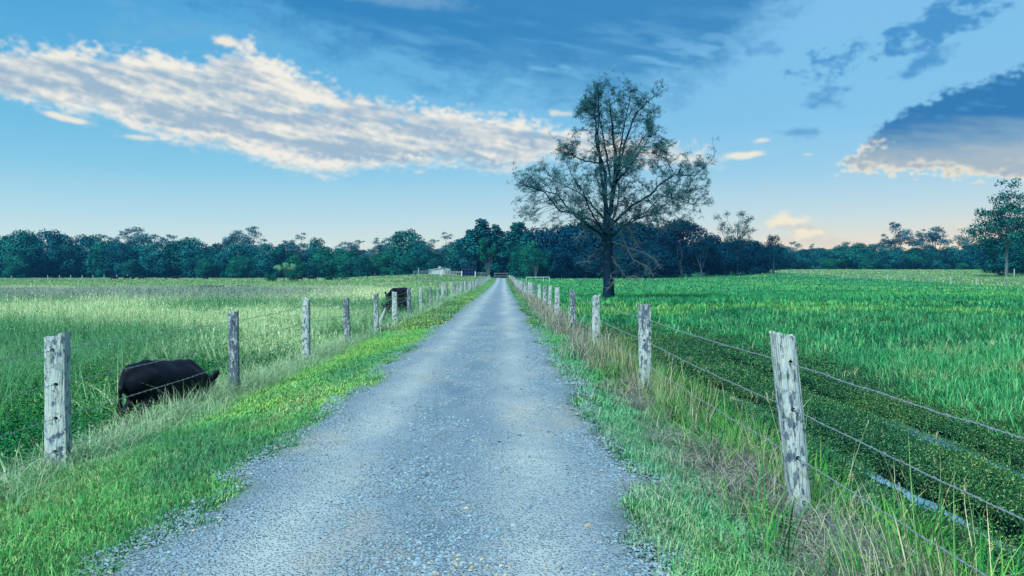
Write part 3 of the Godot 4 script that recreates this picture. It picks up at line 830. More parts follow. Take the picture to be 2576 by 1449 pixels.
# ------------------------------------------------------------------ fences
# weathered grey hardwood with pale lichen; lichen: share of the surface it covers
func post_maps(sd: int, lichen: float, warm: float) -> Array:
	var w := 128
	var h := 512
	var grain := FastNoiseLite.new()
	grain.seed = sd
	grain.frequency = 0.02
	grain.fractal_octaves = 4
	var blob := FastNoiseLite.new()
	blob.seed = sd + 9
	blob.frequency = 0.028
	blob.fractal_octaves = 5
	blob.fractal_gain = 0.64
	var col := Image.create(w, h, false, Image.FORMAT_RGB8)
	var hgt := Image.create(w, h, false, Image.FORMAT_RGB8)
	for y in h:
		for x in w:
			var a := TAU * x / w
			var cx := cos(a) * 20.0
			var cz := sin(a) * 20.0
			var g := grain.get_noise_3d(cx * 9.0, y * 0.35, cz * 9.0)
			var g2 := grain.get_noise_3d(cx * 22.0, y * 0.7, cz * 22.0)
			var crack := sm(0.16, 0.30, -g - 0.3 * g2)
			var c := A(82, 112, 148, 1.1).lerp(A(112, 138, 168, 1.1), sm(-0.3, 0.3, g2)).lerp(A(74, 96, 128, 1.1), crack)
			c = c.lerp(A(128, 148, 168), warm * sm(0.0, 0.4, g))
			var b := blob.get_noise_3d(cx * 2.6, y * 0.8, cz * 2.6) + 0.25 * blob.get_noise_3d(cx * 9.0, y * 4.0, cz * 9.0)
			var edge := (lichen - 0.5) * 0.9 + 0.12 * sin(y * 0.013 + sd)
			var li := sm(-0.03, 0.05, b + edge)
			var tone := A(172, 208, 234, 1.15).lerp(A(210, 228, 236, 1.15), sm(-0.2, 0.4, g2)).lerp(A(160, 196, 206), sm(0.1, 0.4, grain.get_noise_3d(cx * 3.0, y * 2.0, cz * 3.0)))
			tone = tone.lerp(A(120, 150, 180), 0.55 * sm(0.02, 0.10, absf(b + edge - 0.10) * -1.0 + 0.10))
			c = c.lerp(tone, li)
			c.a = 1.0
			col.set_pixel(x, y, c.linear_to_srgb())
			var e := clampf(0.35 + 0.35 * g + 0.2 * g2 - 0.35 * crack + li * (0.25 + 0.25 * g2), 0.0, 1.0)
			hgt.set_pixel(x, y, Color(e, e, e))
	return [ImageTexture.create_from_image(col), ImageTexture.create_from_image(hgt)]

var post_mats := []

func post_shape(sd: int, holes: Array):
	# a split slab, four rough faces, drilled for the wires
	rng.seed = 900 + sd
	var m := MB.new()
	var sides := 20
	var rings := 22
	var hh := 1.75          # 0.45 of it in the ground
	var hx := 0.5
	var hz := rr(0.30, 0.42)
	var phase := rr(0, 9)
	for k in rings + 1:
		var t := k / float(rings)
		for s in sides + 1:
			var a := TAU * (s % sides) / sides + 0.4
			var ca := cos(a)
			var sa := sin(a)
			var q := pow(pow(absf(ca), 5.0) + pow(absf(sa), 5.0), -1.0 / 5.0)
			var rough := 1.0 + 0.055 * fine.get_noise_3d(ca * 9.0 + sd * 7.0, t * 26.0, sa * 9.0) + 0.05 * sin(a * 2.0 + phase + t * 2.0) + 0.03 * fine.get_noise_3d(ca * 60.0 + sd, t * 12.0, sa * 60.0)
			var taper := 1.0 - 0.10 * t + 0.05 * sin(t * 5.0 + phase)
			var y := -0.45 + hh * t
			if k == rings: y += 0.03 * ca * sin(phase) + 0.035 * fine.get_noise_2d(ca * 30.0 + sd * 5.0, sa * 30.0)
			m.v.append(Vector3(ca * q * hx * taper * rough * 0.17, y, sa * q * hz * taper * rough * 0.17))
			m.uv.append(Vector2(s / float(sides), 1.0 - t))
			m.n.append(Vector3(ca, 0, sa))
	for k in rings:
		for s in sides:
			var q := k * (sides + 1) + s
			m.i.append_array([q, q + 1, q + sides + 1, q + 1, q + sides + 2, q + sides + 1])
	for e in 2:
		var k: int = 0 if e == 0 else rings
		var ctr := Vector3.ZERO
		for s in sides: ctr += m.v[k * (sides + 1) + s] / sides
		if e == 1: ctr.y -= 0.012
		var c := m.v.size()
		m.v.append(ctr); m.uv.append(Vector2(0.5, 0.02)); m.n.append(Vector3.UP if e else Vector3.DOWN)
		for s in sides:
			var q := k * (sides + 1) + s
			if e == 1: m.i.append_array([c, q, q + 1])
			else: m.i.append_array([c, q + 1, q])
	# flat-shaded copy, so that the faces of the split timber show
	var f := MB.new()
	for k in range(0, m.i.size(), 3):
		var a := m.v[m.i[k]]
		var b := m.v[m.i[k + 1]]
		var c := m.v[m.i[k + 2]]
		var nn := (c - a).cross(b - a).normalized()
		for e in 3:
			f.v.append(m.v[m.i[k + e]])
			f.uv.append(m.uv[m.i[k + e]])
			f.n.append(nn)
			f.i.append(f.i.size())
	if holes.is_empty(): return f.mesh()
	var root := CSGCombiner3D.new()
	add_child(root)
	var body := CSGMesh3D.new()
	body.mesh = f.mesh()
	root.add_child(body)
	for hgt in holes:
		var cyl_ := CSGCylinder3D.new()
		cyl_.radius = 0.017
		cyl_.height = 0.6
		cyl_.sides = 10
		cyl_.rotation.x = PI / 2
		cyl_.position = Vector3(rr(-0.012, 0.012), hgt, 0)
		cyl_.operation = CSGShape3D.OPERATION_SUBTRACTION
		root.add_child(cyl_)
	return root

func bored(root: CSGCombiner3D) -> Mesh:
	var out: ArrayMesh = root.bake_static_mesh()
	if out == null or out.get_surface_count() == 0:
		print("no holes in post")
		out = (root.get_child(0) as CSGMesh3D).mesh
	remove_child(root)
	root.free()
	return out

func strand(called: String, label: String, group: String, pts: Array, mat: Material) -> void:
	# two wires twisted round each other where one stands close, barbs every hand's breadth
	var m := MB.new()
	var lines := [[], []]
	var rads := []
	var barbs := MB.new()
	var dist := 0.0
	for k in pts.size() - 1:
		var a: Vector3 = pts[k]
		var b: Vector3 = pts[k + 1]
		var close := -a.z < 14.0
		var steps := int((b - a).length() / (0.016 if close else 0.5))
		for s in steps:
			var t := s / float(steps)
			var p := a.lerp(b, t) - Vector3.UP * 0.10 * t * (1.0 - t) * minf(1.0, (b - a).length() / 6.0)
			p += Vector3(fine.get_noise_1d(p.z * 14.0 + a.y * 99.0), fine.get_noise_1d(p.z * 14.0 + a.y * 300.0), 0) * 0.008
			var ph := p.z * 70.0
			var off := Vector3(cos(ph), sin(ph), 0) * 0.0024
			lines[0].append(p + off)
			lines[1].append(p - off)
			rads.append(0.0023 if close else 0.0030)
		var n := int((b - a).length() / 0.15)
		if -a.z < 34.0:
			for s in n:
				var t := (s + 0.5) / n
				var p := a.lerp(b, t) - Vector3.UP * 0.10 * t * (1.0 - t) * minf(1.0, (b - a).length() / 6.0)
				for e in 2:
					var dirn := Vector3(rr(-1, 1), rr(-1, 1), rr(-0.5, 0.5)).normalized() * 0.017
					barbs.tube([p - dirn, p + dirn], [0.0011, 0.0011], 3, Color.WHITE, false)
				barbs.tube([p - Vector3(0, 0, 0.008), p + Vector3(0, 0, 0.008)], [0.0058, 0.0058], 5, Color.WHITE, true)
	m.tube(lines[0], rads, 4, Color.WHITE, false)
	m.tube(lines[1], rads, 4, Color.WHITE, false)
	var o := thing(called, label, "wire", Vector3.ZERO, 0.0, group)
	part("twisted_wire", m.mesh(), mat, o)
	tag(part("barbs", barbs.mesh(), mat, o), "", "", "", "stuff")

func build_fences() -> void:
	for k in 5:
		var mp := post_maps(31 + k * 17, [0.72, 0.45, 0.78, 0.34, 0.56][k], [0.2, 0.4, 0.1, 0.5, 0.3][k])
		var pm := StandardMaterial3D.new()
		pm.resource_name = "weathered_timber"
		pm.albedo_texture = mp[0]
		pm.heightmap_enabled = true
		pm.heightmap_texture = mp[1]
		pm.heightmap_scale = 0.9
		pm.roughness = 0.92
		pm.metallic_specular = 0.2
		post_mats.append(pm)
	var right_holes := [1.11, 0.785, 0.45, 0.14]
	var left_holes := [1.155, 0.825, 0.50, 0.18]
	var shapes_r := []
	var shapes_l := []
	for k in 6:
		shapes_r.append(post_shape(k, right_holes))
		shapes_l.append(post_shape(k + 10, left_holes))
	var far_shapes := [post_shape(20, []), post_shape(21, []), post_shape(22, [])]
	for k in 3: await get_tree().process_frame
	for k in 6:
		shapes_r[k] = bored(shapes_r[k])
		shapes_l[k] = bored(shapes_l[k])
	rng.seed = 77
	# [distance, width, height of the top above the eye-level plane's zero, lean sideways]
	var left := [[7.25, 0.225, 1.065, 0.0], [12.0, 0.165, 1.06, 0.01], [16.3, 0.165, 1.15, 0.0], [20.5, 0.17, 1.02, 0.03], [25.1, 0.165, 1.05, 0.01], [29.5, 0.22, 1.03, 0.0], [34.3, 0.18, 1.10, 0.0], [39.4, 0.17, 1.08, 0.0]]
	var right := [[5.2, 0.150, 1.22, 0.105], [10.9, 0.20, 1.21, 0.02], [17.1, 0.20, 1.19, -0.02], [22.9, 0.20, 1.22, 0.01], [28.4, 0.21, 1.22, 0.0], [33.0, 0.17, 1.22, -0.02], [38.2, 0.20, 1.18, 0.0]]
	var d := 43.9
	while d < 252.0:
		left.append([d, rr(0.15, 0.20), 0.0, rr(-0.04, 0.04)])
		d += 4.45 + rr(-0.3, 0.3)
	d = 43.8
	while d < 250.0:
		right.append([d, rr(0.17, 0.22), 0.0, rr(-0.03, 0.03)])
		d += 5.4 + rr(-0.3, 0.3)
	var notes_l := ["broad lichen-crusted post, nearest of the left fence", "slim cracked grey post right of the grazing calf, second along the left fence", "pale lichen-spotted post, third along the left fence", "two-tone post, dark on one face, fourth along the left fence", "pale leaning post, fifth along the left fence", "broad grey post in front of two black cows, sixth along the left fence", "pale post with its foot beside a black cow, seventh along the left fence"]
	var notes_r := ["leaning lichen-crusted post with dark drilled holes, nearest of the right fence", "broad pale post with one hole near its top, second along the right fence", "pale post rising from straw, third along the right fence", "pale squat post, fourth along the right fence"]
	var lines := [[], [], [], [], [], [], [], []]
	for side in 2:
		var list: Array = left if side == 0 else right
		for k in list.size():
			var e: Array = list[k]
			var x: float = (-4.15 if side == 0 else 2.02) + (rr(-0.06, 0.06) if k > 1 else 0.0)
			var gy := ground_y(x, e[0])
			var base_h: float = 1.30
			var top: float = e[2] if e[2] != 0.0 else gy + (1.22 if side else 1.20) + rr(-0.08, 0.05)
			var sc := clampf((top - gy) / base_h, 0.75, 1.15)
			var label := ""
			if side == 0: label = notes_l[k] if k < notes_l.size() else "weathered grey timber post, %s from the camera along the left fence" % nth(k)
			else: label = notes_r[k] if k < notes_r.size() else "weathered grey timber post, %s from the camera along the right fence" % nth(k)
			var shape: Mesh = (shapes_l if side == 0 else shapes_r)[k % 6] if e[0] < 40.0 else far_shapes[k % 3]
			var o := part("fence_post", shape, post_mats[[0, 3, 2, 1, 4][k % 5] if side == 0 else [2, 4, 0, 1, 2][k % 5]])
			o.position = Vector3(x, gy, -e[0])
			var lean: float = e[3]
			o.basis = Basis(Vector3.FORWARD, -lean) * Basis(Vector3.UP, rr(-0.12, 0.12) if k else 0.05) * Basis.from_scale(Vector3(e[1] / 0.178, sc, 1.0 + 0.2 * rr(-1, 1)))
			tag(o, label, "fence post", "timber posts of the left roadside fence" if side == 0 else "timber posts of the right roadside fence")
			for w in 4:
				lines[side * 4 + w].append(o.transform * Vector3(0, (left_holes if side == 0 else right_holes)[w], 0))
	var wm := StandardMaterial3D.new()
	wm.resource_name = "galvanised_wire"
	wm.albedo_color = A(150, 178, 206, 1.0).linear_to_srgb()
	wm.metallic = 0.35
	wm.roughness = 0.55
	var rank := ["top", "second", "third", "lowest"]
	for k in 8:
		var p: Array = lines[k]
		var first: Vector3 = p[0]
		p.push_front(Vector3(first.x + (0.0 if k < 4 else 0.06), first.y - 0.02, -2.7 if k < 4 else 0.5))
		strand("barbed_wire", "%s strand of twisted barbed wire on the %s fence" % [rank[k % 4], "left" if k < 4 else "right"], "barbed wire strands of the left fence" if k < 4 else "barbed wire strands of the right fence", p, wm)

# ------------------------------------------------------------------ animals: a skeleton of tapered capsules, joined softly and meshed as surface nets
func flesh(bones: Array, step: float, soft: float) -> ArrayMesh:
	var lo := Vector3(1e9, 1e9, 1e9)
	var hi := -lo
	for b in bones:
		for e in 2:
			var r: float = b[2 + e] + step * 3.0
			lo = lo.min(b[e] - Vector3(r, r, r))
			hi = hi.max(b[e] + Vector3(r, r, r))
	var nx := int((hi.x - lo.x) / step) + 2
	var ny := int((hi.y - lo.y) / step) + 2
	var nzz := int((hi.z - lo.z) / step) + 2
	var f := PackedFloat32Array()
	f.resize(nx * ny * nzz)
	f.fill(1.0)
	for b in bones:
		var pa: Vector3 = b[0]
		var ba: Vector3 = b[1] - pa
		var r0: float = b[2]
		var r1: float = b[3]
		var squash: Vector3 = b[4] if b.size() > 4 else Vector3.ONE
		var pad := maxf(r0, r1) * 1.35 + soft + step * 2.0
		var b0 := ((pa.min(b[1]) - Vector3(pad, pad, pad) - lo) / step).floor()
		var b1 := ((pa.max(b[1]) + Vector3(pad, pad, pad) - lo) / step).ceil()
		var l2 := maxf(ba.length_squared(), 1e-9)
		for z in range(maxi(0, int(b0.z)), mini(nzz, int(b1.z) + 1)):
			for y in range(maxi(0, int(b0.y)), mini(ny, int(b1.y) + 1)):
				var row := (z * ny + y) * nx
				for x in range(maxi(0, int(b0.x)), mini(nx, int(b1.x) + 1)):
					var p := lo + Vector3(x, y, z) * step - pa
					var t := clampf(p.dot(ba) / l2, 0.0, 1.0)
					var q := (p - ba * t) / squash
					var dd := q.length() - lerpf(r0, r1, t)
					var cur := f[row + x]
					var hh := clampf(0.5 + 0.5 * (cur - dd) / soft, 0.0, 1.0)
					f[row + x] = lerpf(cur, dd, hh) - soft * hh * (1.0 - hh)
	var m := MB.new()
	var ids := PackedInt32Array()
	ids.resize(nx * ny * nzz)
	ids.fill(-1)
	for z in nzz - 1:
		for y in ny - 1:
			for x in nx - 1:
				var at := (z * ny + y) * nx + x
				var s := 0
				var mask := 0
				for k in 8:
					if f[at + (k & 1) + ((k >> 1) & 1) * nx + (k >> 2) * nx * ny] < 0.0:
						s += 1
						mask |= 1 << k
				if s == 0 or s == 8: continue
				var sum := Vector3.ZERO
				var cnt := 0
				for e in [[0, 1], [2, 3], [4, 5], [6, 7], [0, 2], [1, 3], [4, 6], [5, 7], [0, 4], [1, 5], [2, 6], [3, 7]]:
					var ka: int = e[0]
					var kb: int = e[1]
					if ((mask >> ka) & 1) == ((mask >> kb) & 1): continue
					var ga := f[at + (ka & 1) + ((ka >> 1) & 1) * nx + (ka >> 2) * nx * ny]
					var gb := f[at + (kb & 1) + ((kb >> 1) & 1) * nx + (kb >> 2) * nx * ny]
					var u := ga / (ga - gb)
					sum += Vector3(ka & 1, (ka >> 1) & 1, ka >> 2).lerp(Vector3(kb & 1, (kb >> 1) & 1, kb >> 2), u)
					cnt += 1
				ids[at] = m.v.size()
				m.v.append(lo + (Vector3(x, y, z) + sum / cnt) * step)
				var g := Vector3(f[at + 1] - f[at], f[at + nx] - f[at], f[at + nx * ny] - f[at]) + Vector3(f[at + 1 + nx + nx * ny] - f[at + nx + nx * ny], f[at + 1 + nx + nx * ny] - f[at + 1 + nx * ny], f[at + 1 + nx + nx * ny] - f[at + 1 + nx])
				m.n.append(g.normalized())
	var quad := func(a: int, b: int, c: int, d: int, flip: bool) -> void:
		if a < 0 or b < 0 or c < 0 or d < 0: return
		if flip: m.i.append_array([a, c, b, a, d, c])
		else: m.i.append_array([a, b, c, a, c, d])
	for z in range(1, nzz - 1):
		for y in range(1, ny - 1):
			for x in range(1, nx - 1):
				var at := (z * ny + y) * nx + x
				var inside := f[at] < 0.0
				if inside != (f[at + 1] < 0.0): quad.call(ids[at - nx - nx * ny], ids[at - nx * ny], ids[at], ids[at - nx], inside)
				if inside != (f[at + nx] < 0.0): quad.call(ids[at - 1 - nx * ny], ids[at - 1], ids[at], ids[at - nx * ny], inside)
				if inside != (f[at + nx * ny] < 0.0): quad.call(ids[at - 1 - nx], ids[at - nx], ids[at], ids[at - 1], inside)
	# turn every face the way its normals point
	for k in range(0, m.i.size(), 3):
		var a := m.v[m.i[k]]
		if (m.v[m.i[k + 2]] - a).cross(m.v[m.i[k + 1]] - a).dot(m.n[m.i[k]]) < 0.0:
			var t := m.i[k + 1]
			m.i[k + 1] = m.i[k + 2]
			m.i[k + 2] = t
	return m.mesh()

func V(x: float, y: float, z := 0.0) -> Vector3:
	return Vector3(x, y, z)

func cow_bones(grazing: bool) -> Array:
	var flat := Vector3(1, 1, 0.8)
	var b := [
		[V(-0.62, 0.76), V(-0.2, 0.75), 0.235, 0.29], [V(-0.2, 0.73), V(0.28, 0.72), 0.29, 0.275], [V(0.28, 0.74), V(0.5, 0.75), 0.275, 0.215],
		[V(-0.74, 0.93), V(-0.45, 0.965), 0.10, 0.11], [V(-0.45, 0.96), V(0.2, 0.955), 0.11, 0.10], [V(0.2, 0.945), V(0.42, 0.975), 0.10, 0.10],
		[V(-0.10, 0.60), V(0.42, 0.58), 0.22, 0.18],
		[V(-0.82, 0.90), V(-0.90, 0.66), 0.028, 0.022], [V(-0.90, 0.66), V(-0.90, 0.40), 0.022, 0.026], [V(-0.90, 0.40), V(-0.89, 0.24), 0.035, 0.018]]
	for s in [-1.0, 1.0]:
		b.append_array([
			[V(-0.56, 0.80, 0.13 * s), V(-0.47, 0.53, 0.15 * s), 0.16, 0.105], [V(-0.47, 0.53, 0.15 * s), V(-0.66, 0.34, 0.14 * s), 0.088, 0.052], [V(-0.66, 0.34, 0.14 * s), V(-0.62, 0.10, 0.14 * s), 0.047, 0.038], [V(-0.62, 0.10, 0.14 * s), V(-0.58, 0.03, 0.14 * s), 0.042, 0.052],
			[V(0.40, 0.74, 0.15 * s), V(0.42, 0.48, 0.14 * s), 0.125, 0.078], [V(0.42, 0.48, 0.14 * s), V(0.44, 0.30, 0.13 * s), 0.066, 0.052], [V(0.44, 0.30, 0.13 * s), V(0.42, 0.09, 0.13 * s), 0.044, 0.038], [V(0.42, 0.09, 0.13 * s), V(0.45, 0.03, 0.13 * s), 0.042, 0.052]])
	if grazing:
		b.append_array([[V(0.5, 0.84), V(0.86, 0.66), 0.17, 0.125, flat], [V(0.46, 0.70), V(0.84, 0.56), 0.16, 0.10, flat], [V(0.88, 0.64), V(0.96, 0.46), 0.115, 0.10, flat], [V(0.96, 0.46), V(1.04, 0.22), 0.092, 0.068], [V(1.03, 0.24), V(1.06, 0.16), 0.072, 0.062]])
		for s in [-1.0, 1.0]: b.append([V(0.89, 0.68, 0.08 * s), V(0.90, 0.84, 0.17 * s), 0.034, 0.050])
	else:
		b.append_array([[V(0.5, 0.84), V(0.80, 1.04), 0.18, 0.125, flat], [V(0.48, 0.72), V(0.78, 0.94), 0.15, 0.10, flat], [V(0.84, 1.08), V(0.94, 1.02), 0.115, 0.10, flat], [V(0.94, 1.02), V(1.14, 0.88), 0.09, 0.068]])
		for s in [-1.0, 1.0]: b.append([V(0.80, 1.12, 0.08 * s), V(0.76, 1.13, 0.22 * s), 0.028, 0.036])
	return b

func build_cattle() -> void:
	var hide := StandardMaterial3D.new()
	hide.resource_name = "black_hide"
	hide.albedo_color = Color(0.006, 0.007, 0.012).linear_to_srgb()
	hide.roughness = 0.55
	hide.metallic_specular = 0.2
	hide.rim_enabled = true
	hide.rim = 0.12
	var eye_m := plain_mat(Color(0.01, 0.01, 0.012), 0.15, "eye")
	var grazing := flesh(cow_bones(true), 0.027, 0.07)
	var stand := flesh(cow_bones(false), 0.04, 0.07)
	var eye_shape := SphereMesh.new()
	eye_shape.radius = 0.017
	eye_shape.height = 0.034
	eye_shape.radial_segments = 10
	eye_shape.rings = 6
	# [label, bearing, distance, size, heading (0 = facing right), grazing, sink]
	var herd := [
		["black calf grazing behind the left fence between its two nearest posts", "calf", 0.0, 0.0, 0.90, 0.0, true],
		["black cow behind the sixth post of the left fence, lower of two", "cow", 1000.0, 35.0, 0.92, PI + 0.95, true],
		["black cow in long grass just beyond the cow at the left fence", "cow", 1004.0, 45.0, 1.1, PI + 1.0, true],
		["tiny black cow far out, leftmost of the herd on the left pasture", "cow", 286.0, 250.0, 1.2, 0.3, true],
		["distant black cow, second from the left of the far herd", "cow", 319.0, 268.0, 1.3, 1.2, false],
		["distant black cow, third from the left of the far herd", "cow", 335.0, 272.0, 1.1, 2.6, true],
		["distant black cow broadside, fourth from the left of the far herd", "cow", 357.0, 278.0, 1.35, 0.1, true],
		["distant black cow, fifth from the left of the far herd", "cow", 417.0, 285.0, 1.1, 1.9, true],
		["distant black cow low in the grass, sixth from the left of the far herd", "cow", 441.0, 262.0, 1.2, 0.2, true],
		["distant black cow nearest the woods, seventh from the left of the far herd", "cow", 455.0, 340.0, 1.35, 0.1, false],
		["distant black cow, eighth from the left of the far herd", "cow", 518.0, 268.0, 1.1, 3.0, true],
		["distant black cow by the woods left of the small lone tree", "cow", 590.0, 342.0, 1.35, 0.1, false],
		["black cow just right of the small lone tree", "cow", 752.0, 215.0, 1.25, 3.1, true],
		["black cow second to the right of the small lone tree", "cow", 784.0, 228.0, 1.3, 0.0, true]]
	for k in herd.size():
		var e: Array = herd[k]
		var at: Vector3
		var turn: float = e[5]
		if k == 0:
			at = Vector3(-4.74, 0, -10.9)
			turn = atan2(0.95, 0.36)
		else:
			at = Vector3(ahead(e[2], e[3]), 0, -e[3])
		at.y = ground_y(at.x, -at.z) - (0.06 if k == 0 else 0.0)
		var o := thing("calf" if k == 0 else "cow", e[0], e[1], at, turn, "" if k == 0 else "black cattle on the left pasture")
		o.scale = Vector3.ONE * float(e[4])
		if k == 0: o.rotate_object_local(Vector3(0, 0, 1), -0.07)
		part("body", grazing if e[6] else stand, hide, o)
		if k < 3:
			for s in [-1.0, 1.0]:
				var ey := part("eye", eye_shape, eye_m, o)
				ey.position = V(0.985, 0.47, 0.075 * s) if e[6] else V(0.99, 1.02, 0.075 * s)

# ------------------------------------------------------------------ trees
# crowns are heaps of leaf sprays over lumps; prototypes stand 1 high and are scaled where they grow
func crown(m: MB, lumps: Array, leaves: int, size: float, tones: Array, shell := 0.30, ragged := 0.12) -> void:
	var total := 0.0
	for l in lumps: total += l[1].x * l[1].y
	for l in lumps:
		var r: Vector3 = l[1]
		var shade := rr(0.78, 1.25)
		var n := int(leaves * r.x * r.y / total)
		for k in n:
			var u := ball()
			if u.y < -0.3 and rng.randf() < 0.5: u.y = -u.y
			var dist := 1.0 - shell * rng.randf() * rng.randf() * 2.0 + ragged * (rng.randf() - 0.4) + 0.16 * fine.get_noise_3d(u.x * 12.0 + r.x * 90.0, u.y * 12.0 + l[0].x * 50.0, u.z * 12.0)
			var p: Vector3 = l[0] + u * r * dist
			if p.y < 0.0: continue
			var out := (u / r).normalized()
			var d := (ball() + out * 0.5 + Vector3(0, -0.1, 0)).normalized()
			var ac := d.cross(out + ball() * 0.7).normalized()
			var col: Color = tones[rng.randi() % tones.size()] * shade * rr(0.86, 1.14)
			col.a = 1.0
			m.leaf(p - d * size * 0.4, d, ac, size * rr(0.7, 1.4), size * rr(0.45, 0.8), (out + ball() * 0.18 + Vector3.UP * 0.2).normalized(), col)

func limb(m: MB, a: Vector3, b: Vector3, r0: float, r1: float, wob: float, col := Color.WHITE) -> void:
	var pts := []
	var rads := []
	for k in 6:
		var t := k / 5.0
		var p := a.lerp(b, t)
		if k > 0 and k < 5: p += ball() * wob * (b - a).length()
		pts.append(p)
		rads.append(lerpf(r0, r1, t))
	m.tube(pts, rads, 5, col, true)

func tree_kind(kind: String, sd: int) -> Array:           # [crown mesh, trunk mesh]
	rng.seed = 4000 + sd * 13 + kind.hash() % 1000
	var c := MB.new()
	var w := MB.new()
	var dark := [A(6, 88, 104, 1.4), A(8, 100, 106, 1.4), A(3, 72, 96, 1.35), A(14, 114, 110, 1.4)]
	var green := [A(10, 108, 100, 1.3), A(18, 120, 102, 1.3), A(6, 90, 94, 1.25)]
	var grey := [A(44, 116, 136, 1.3), A(66, 134, 150, 1.3), A(28, 98, 118, 1.3), A(84, 142, 158, 1.25)]
	var bark := A(70, 100, 118)
	match kind:
		"dense", "green":
			var lumps := []
			for k in 26:
				var t := k / 25.0
				var a := rr(0, TAU)
				var spread := 0.38 * sqrt(sin(PI * clampf(t * 0.80 + 0.16, 0.0, 1.0)))
				lumps.append([Vector3(cos(a) * spread * rr(0.3, 1.0), 0.06 + 0.78 * t, sin(a) * spread * rr(0.3, 1.0)), Vector3(1, rr(0.75, 1.0), 1) * rr(0.11, 0.18) * (1.25 - 0.45 * t)])
			lumps.append([Vector3(0, 0.45, 0), Vector3(0.36, 0.44, 0.36)])
			crown(c, lumps, 8000, 0.036, dark if kind == "dense" else green)
			limb(w, Vector3.ZERO, Vector3(0.01, 0.5, 0), 0.022, 0.012, 0.02, bark)
		"cone":
			var lumps := []
			for k in 30:
				var t := k / 29.0
				var a := rr(0, TAU)
				var spread := 0.25 * pow(1.0 - t, 0.75) + 0.01
				lumps.append([Vector3(cos(a) * spread * rr(0.4, 1.0), 0.06 + 0.86 * t, sin(a) * spread * rr(0.4, 1.0)), Vector3(1, rr(0.9, 1.5), 1) * rr(0.06, 0.10) * (1.5 - 0.9 * t)])
			crown(c, lumps, 7500, 0.032, dark + green)
			limb(w, Vector3.ZERO, Vector3(0, 0.9, 0), 0.02, 0.004, 0.005, bark)
		"dome":
			var lumps := []
			for k in 40:
				var a := rr(0, TAU)
				var e := rr(0.0, 1.45)
				lumps.append([Vector3(cos(a) * cos(e) * 0.52, 0.25 + sin(e) * 0.60, sin(a) * cos(e) * 0.52), Vector3(1, 0.85, 1) * rr(0.11, 0.18)])
			crown(c, lumps, 9000, 0.028, dark, 0.5)
			for k in 3: limb(w, Vector3(0, 0, 0), Vector3(rr(-0.2, 0.2), 0.6, rr(-0.2, 0.2)), 0.022, 0.008, 0.04, bark)
		"gum":
			# a clean forked trunk and separate leafy heads
			var fork := rr(0.34, 0.44)
			limb(w, Vector3.ZERO, Vector3(rr(-0.02, 0.02), fork, 0), 0.020, 0.014, 0.012, A(120, 150, 164))
			var lumps := []
			for k in 11:
				var a := TAU * k / 11.0 + rr(-0.3, 0.3)
				var rad := rr(0.10, 0.32)
				var p := Vector3(cos(a) * rad, rr(0.56, 0.90) - rad * 0.25, sin(a) * rad)
				if k == 0: p = Vector3(0.02, 0.93, 0)
				limb(w, Vector3(0, fork * rr(0.8, 1.0), 0), p, 0.010, 0.003, 0.05, A(110, 142, 158))
				lumps.append([p, Vector3(1, 0.62, 1) * rr(0.07, 0.125)])
				for e in (3 if sd < 5 else 7): lumps.append([p + ball() * (0.10 if sd < 5 else 0.17), Vector3(1, 0.6, 1) * rr(0.035, 0.065 if sd < 5 else 0.09)])
			if sd >= 5:
				for k in 16: lumps.append([Vector3(rr(-0.3, 0.3), rr(0.22, 0.62), rr(-0.25, 0.25)), Vector3(1, 0.8, 1) * rr(0.07, 0.12)])
			crown(c, lumps, 4600 if sd < 5 else 9000, 0.022, grey if sd < 5 else dark + green, 0.5, 0.5)
		"airy":
			limb(w, Vector3.ZERO, Vector3(0, 0.45, 0), 0.018, 0.010, 0.02, bark)
			var lumps := []
			for k in 34:
				var a := rr(0, TAU)
				var rad := 0.30 * sqrt(rng.randf())
				var p := Vector3(cos(a) * rad, rr(0.48, 0.97) - rad * 0.35, sin(a) * rad)
				limb(w, Vector3(0, rr(0.25, 0.5), 0), p, 0.005, 0.0015, 0.05, A(80, 104, 120))
				lumps.append([p, Vector3(1, 0.9, 1) * rr(0.04, 0.075)])
			crown(c, lumps, 5200, 0.015, grey + dark, 0.9, 0.7)
		"round":
			limb(w, Vector3.ZERO, Vector3(0, 0.6, 0), 0.028, 0.018, 0.01, A(36, 70, 96))
			var lumps := [[Vector3(0, 0.58, 0), Vector3(0.26, 0.30, 0.26)]]
			for k in 22:
				var u := ball()
				lumps.append([Vector3(0, 0.56, 0) + u * Vector3(0.27, 0.30, 0.27), Vector3(1, 0.9, 1) * rr(0.07, 0.12)])
			crown(c, lumps, 3600, 0.026, dark, 0.4)
		"fork":
			limb(w, Vector3.ZERO, Vector3(0.0, 0.22, 0), 0.030, 0.026, 0.01, A(60, 96, 124))
			var lumps := []
			for k in 7:
				var a := TAU * k / 7.0
				var p := Vector3(cos(a) * rr(0.1, 0.4), rr(0.62, 0.95), sin(a) * rr(0.1, 0.4))
				limb(w, Vector3(0, 0.20, 0), p, 0.016, 0.004, 0.04, A(56, 92, 120))
				lumps.append([p, Vector3(1, 0.7, 1) * rr(0.12, 0.18)])
				for e in 3: lumps.append([p + ball() * 0.16 - Vector3(0, 0.08, 0), Vector3(1, 0.8, 1) * rr(0.06, 0.12)])
			crown(c, lumps, 5600, 0.024, dark, 0.6, 0.4)
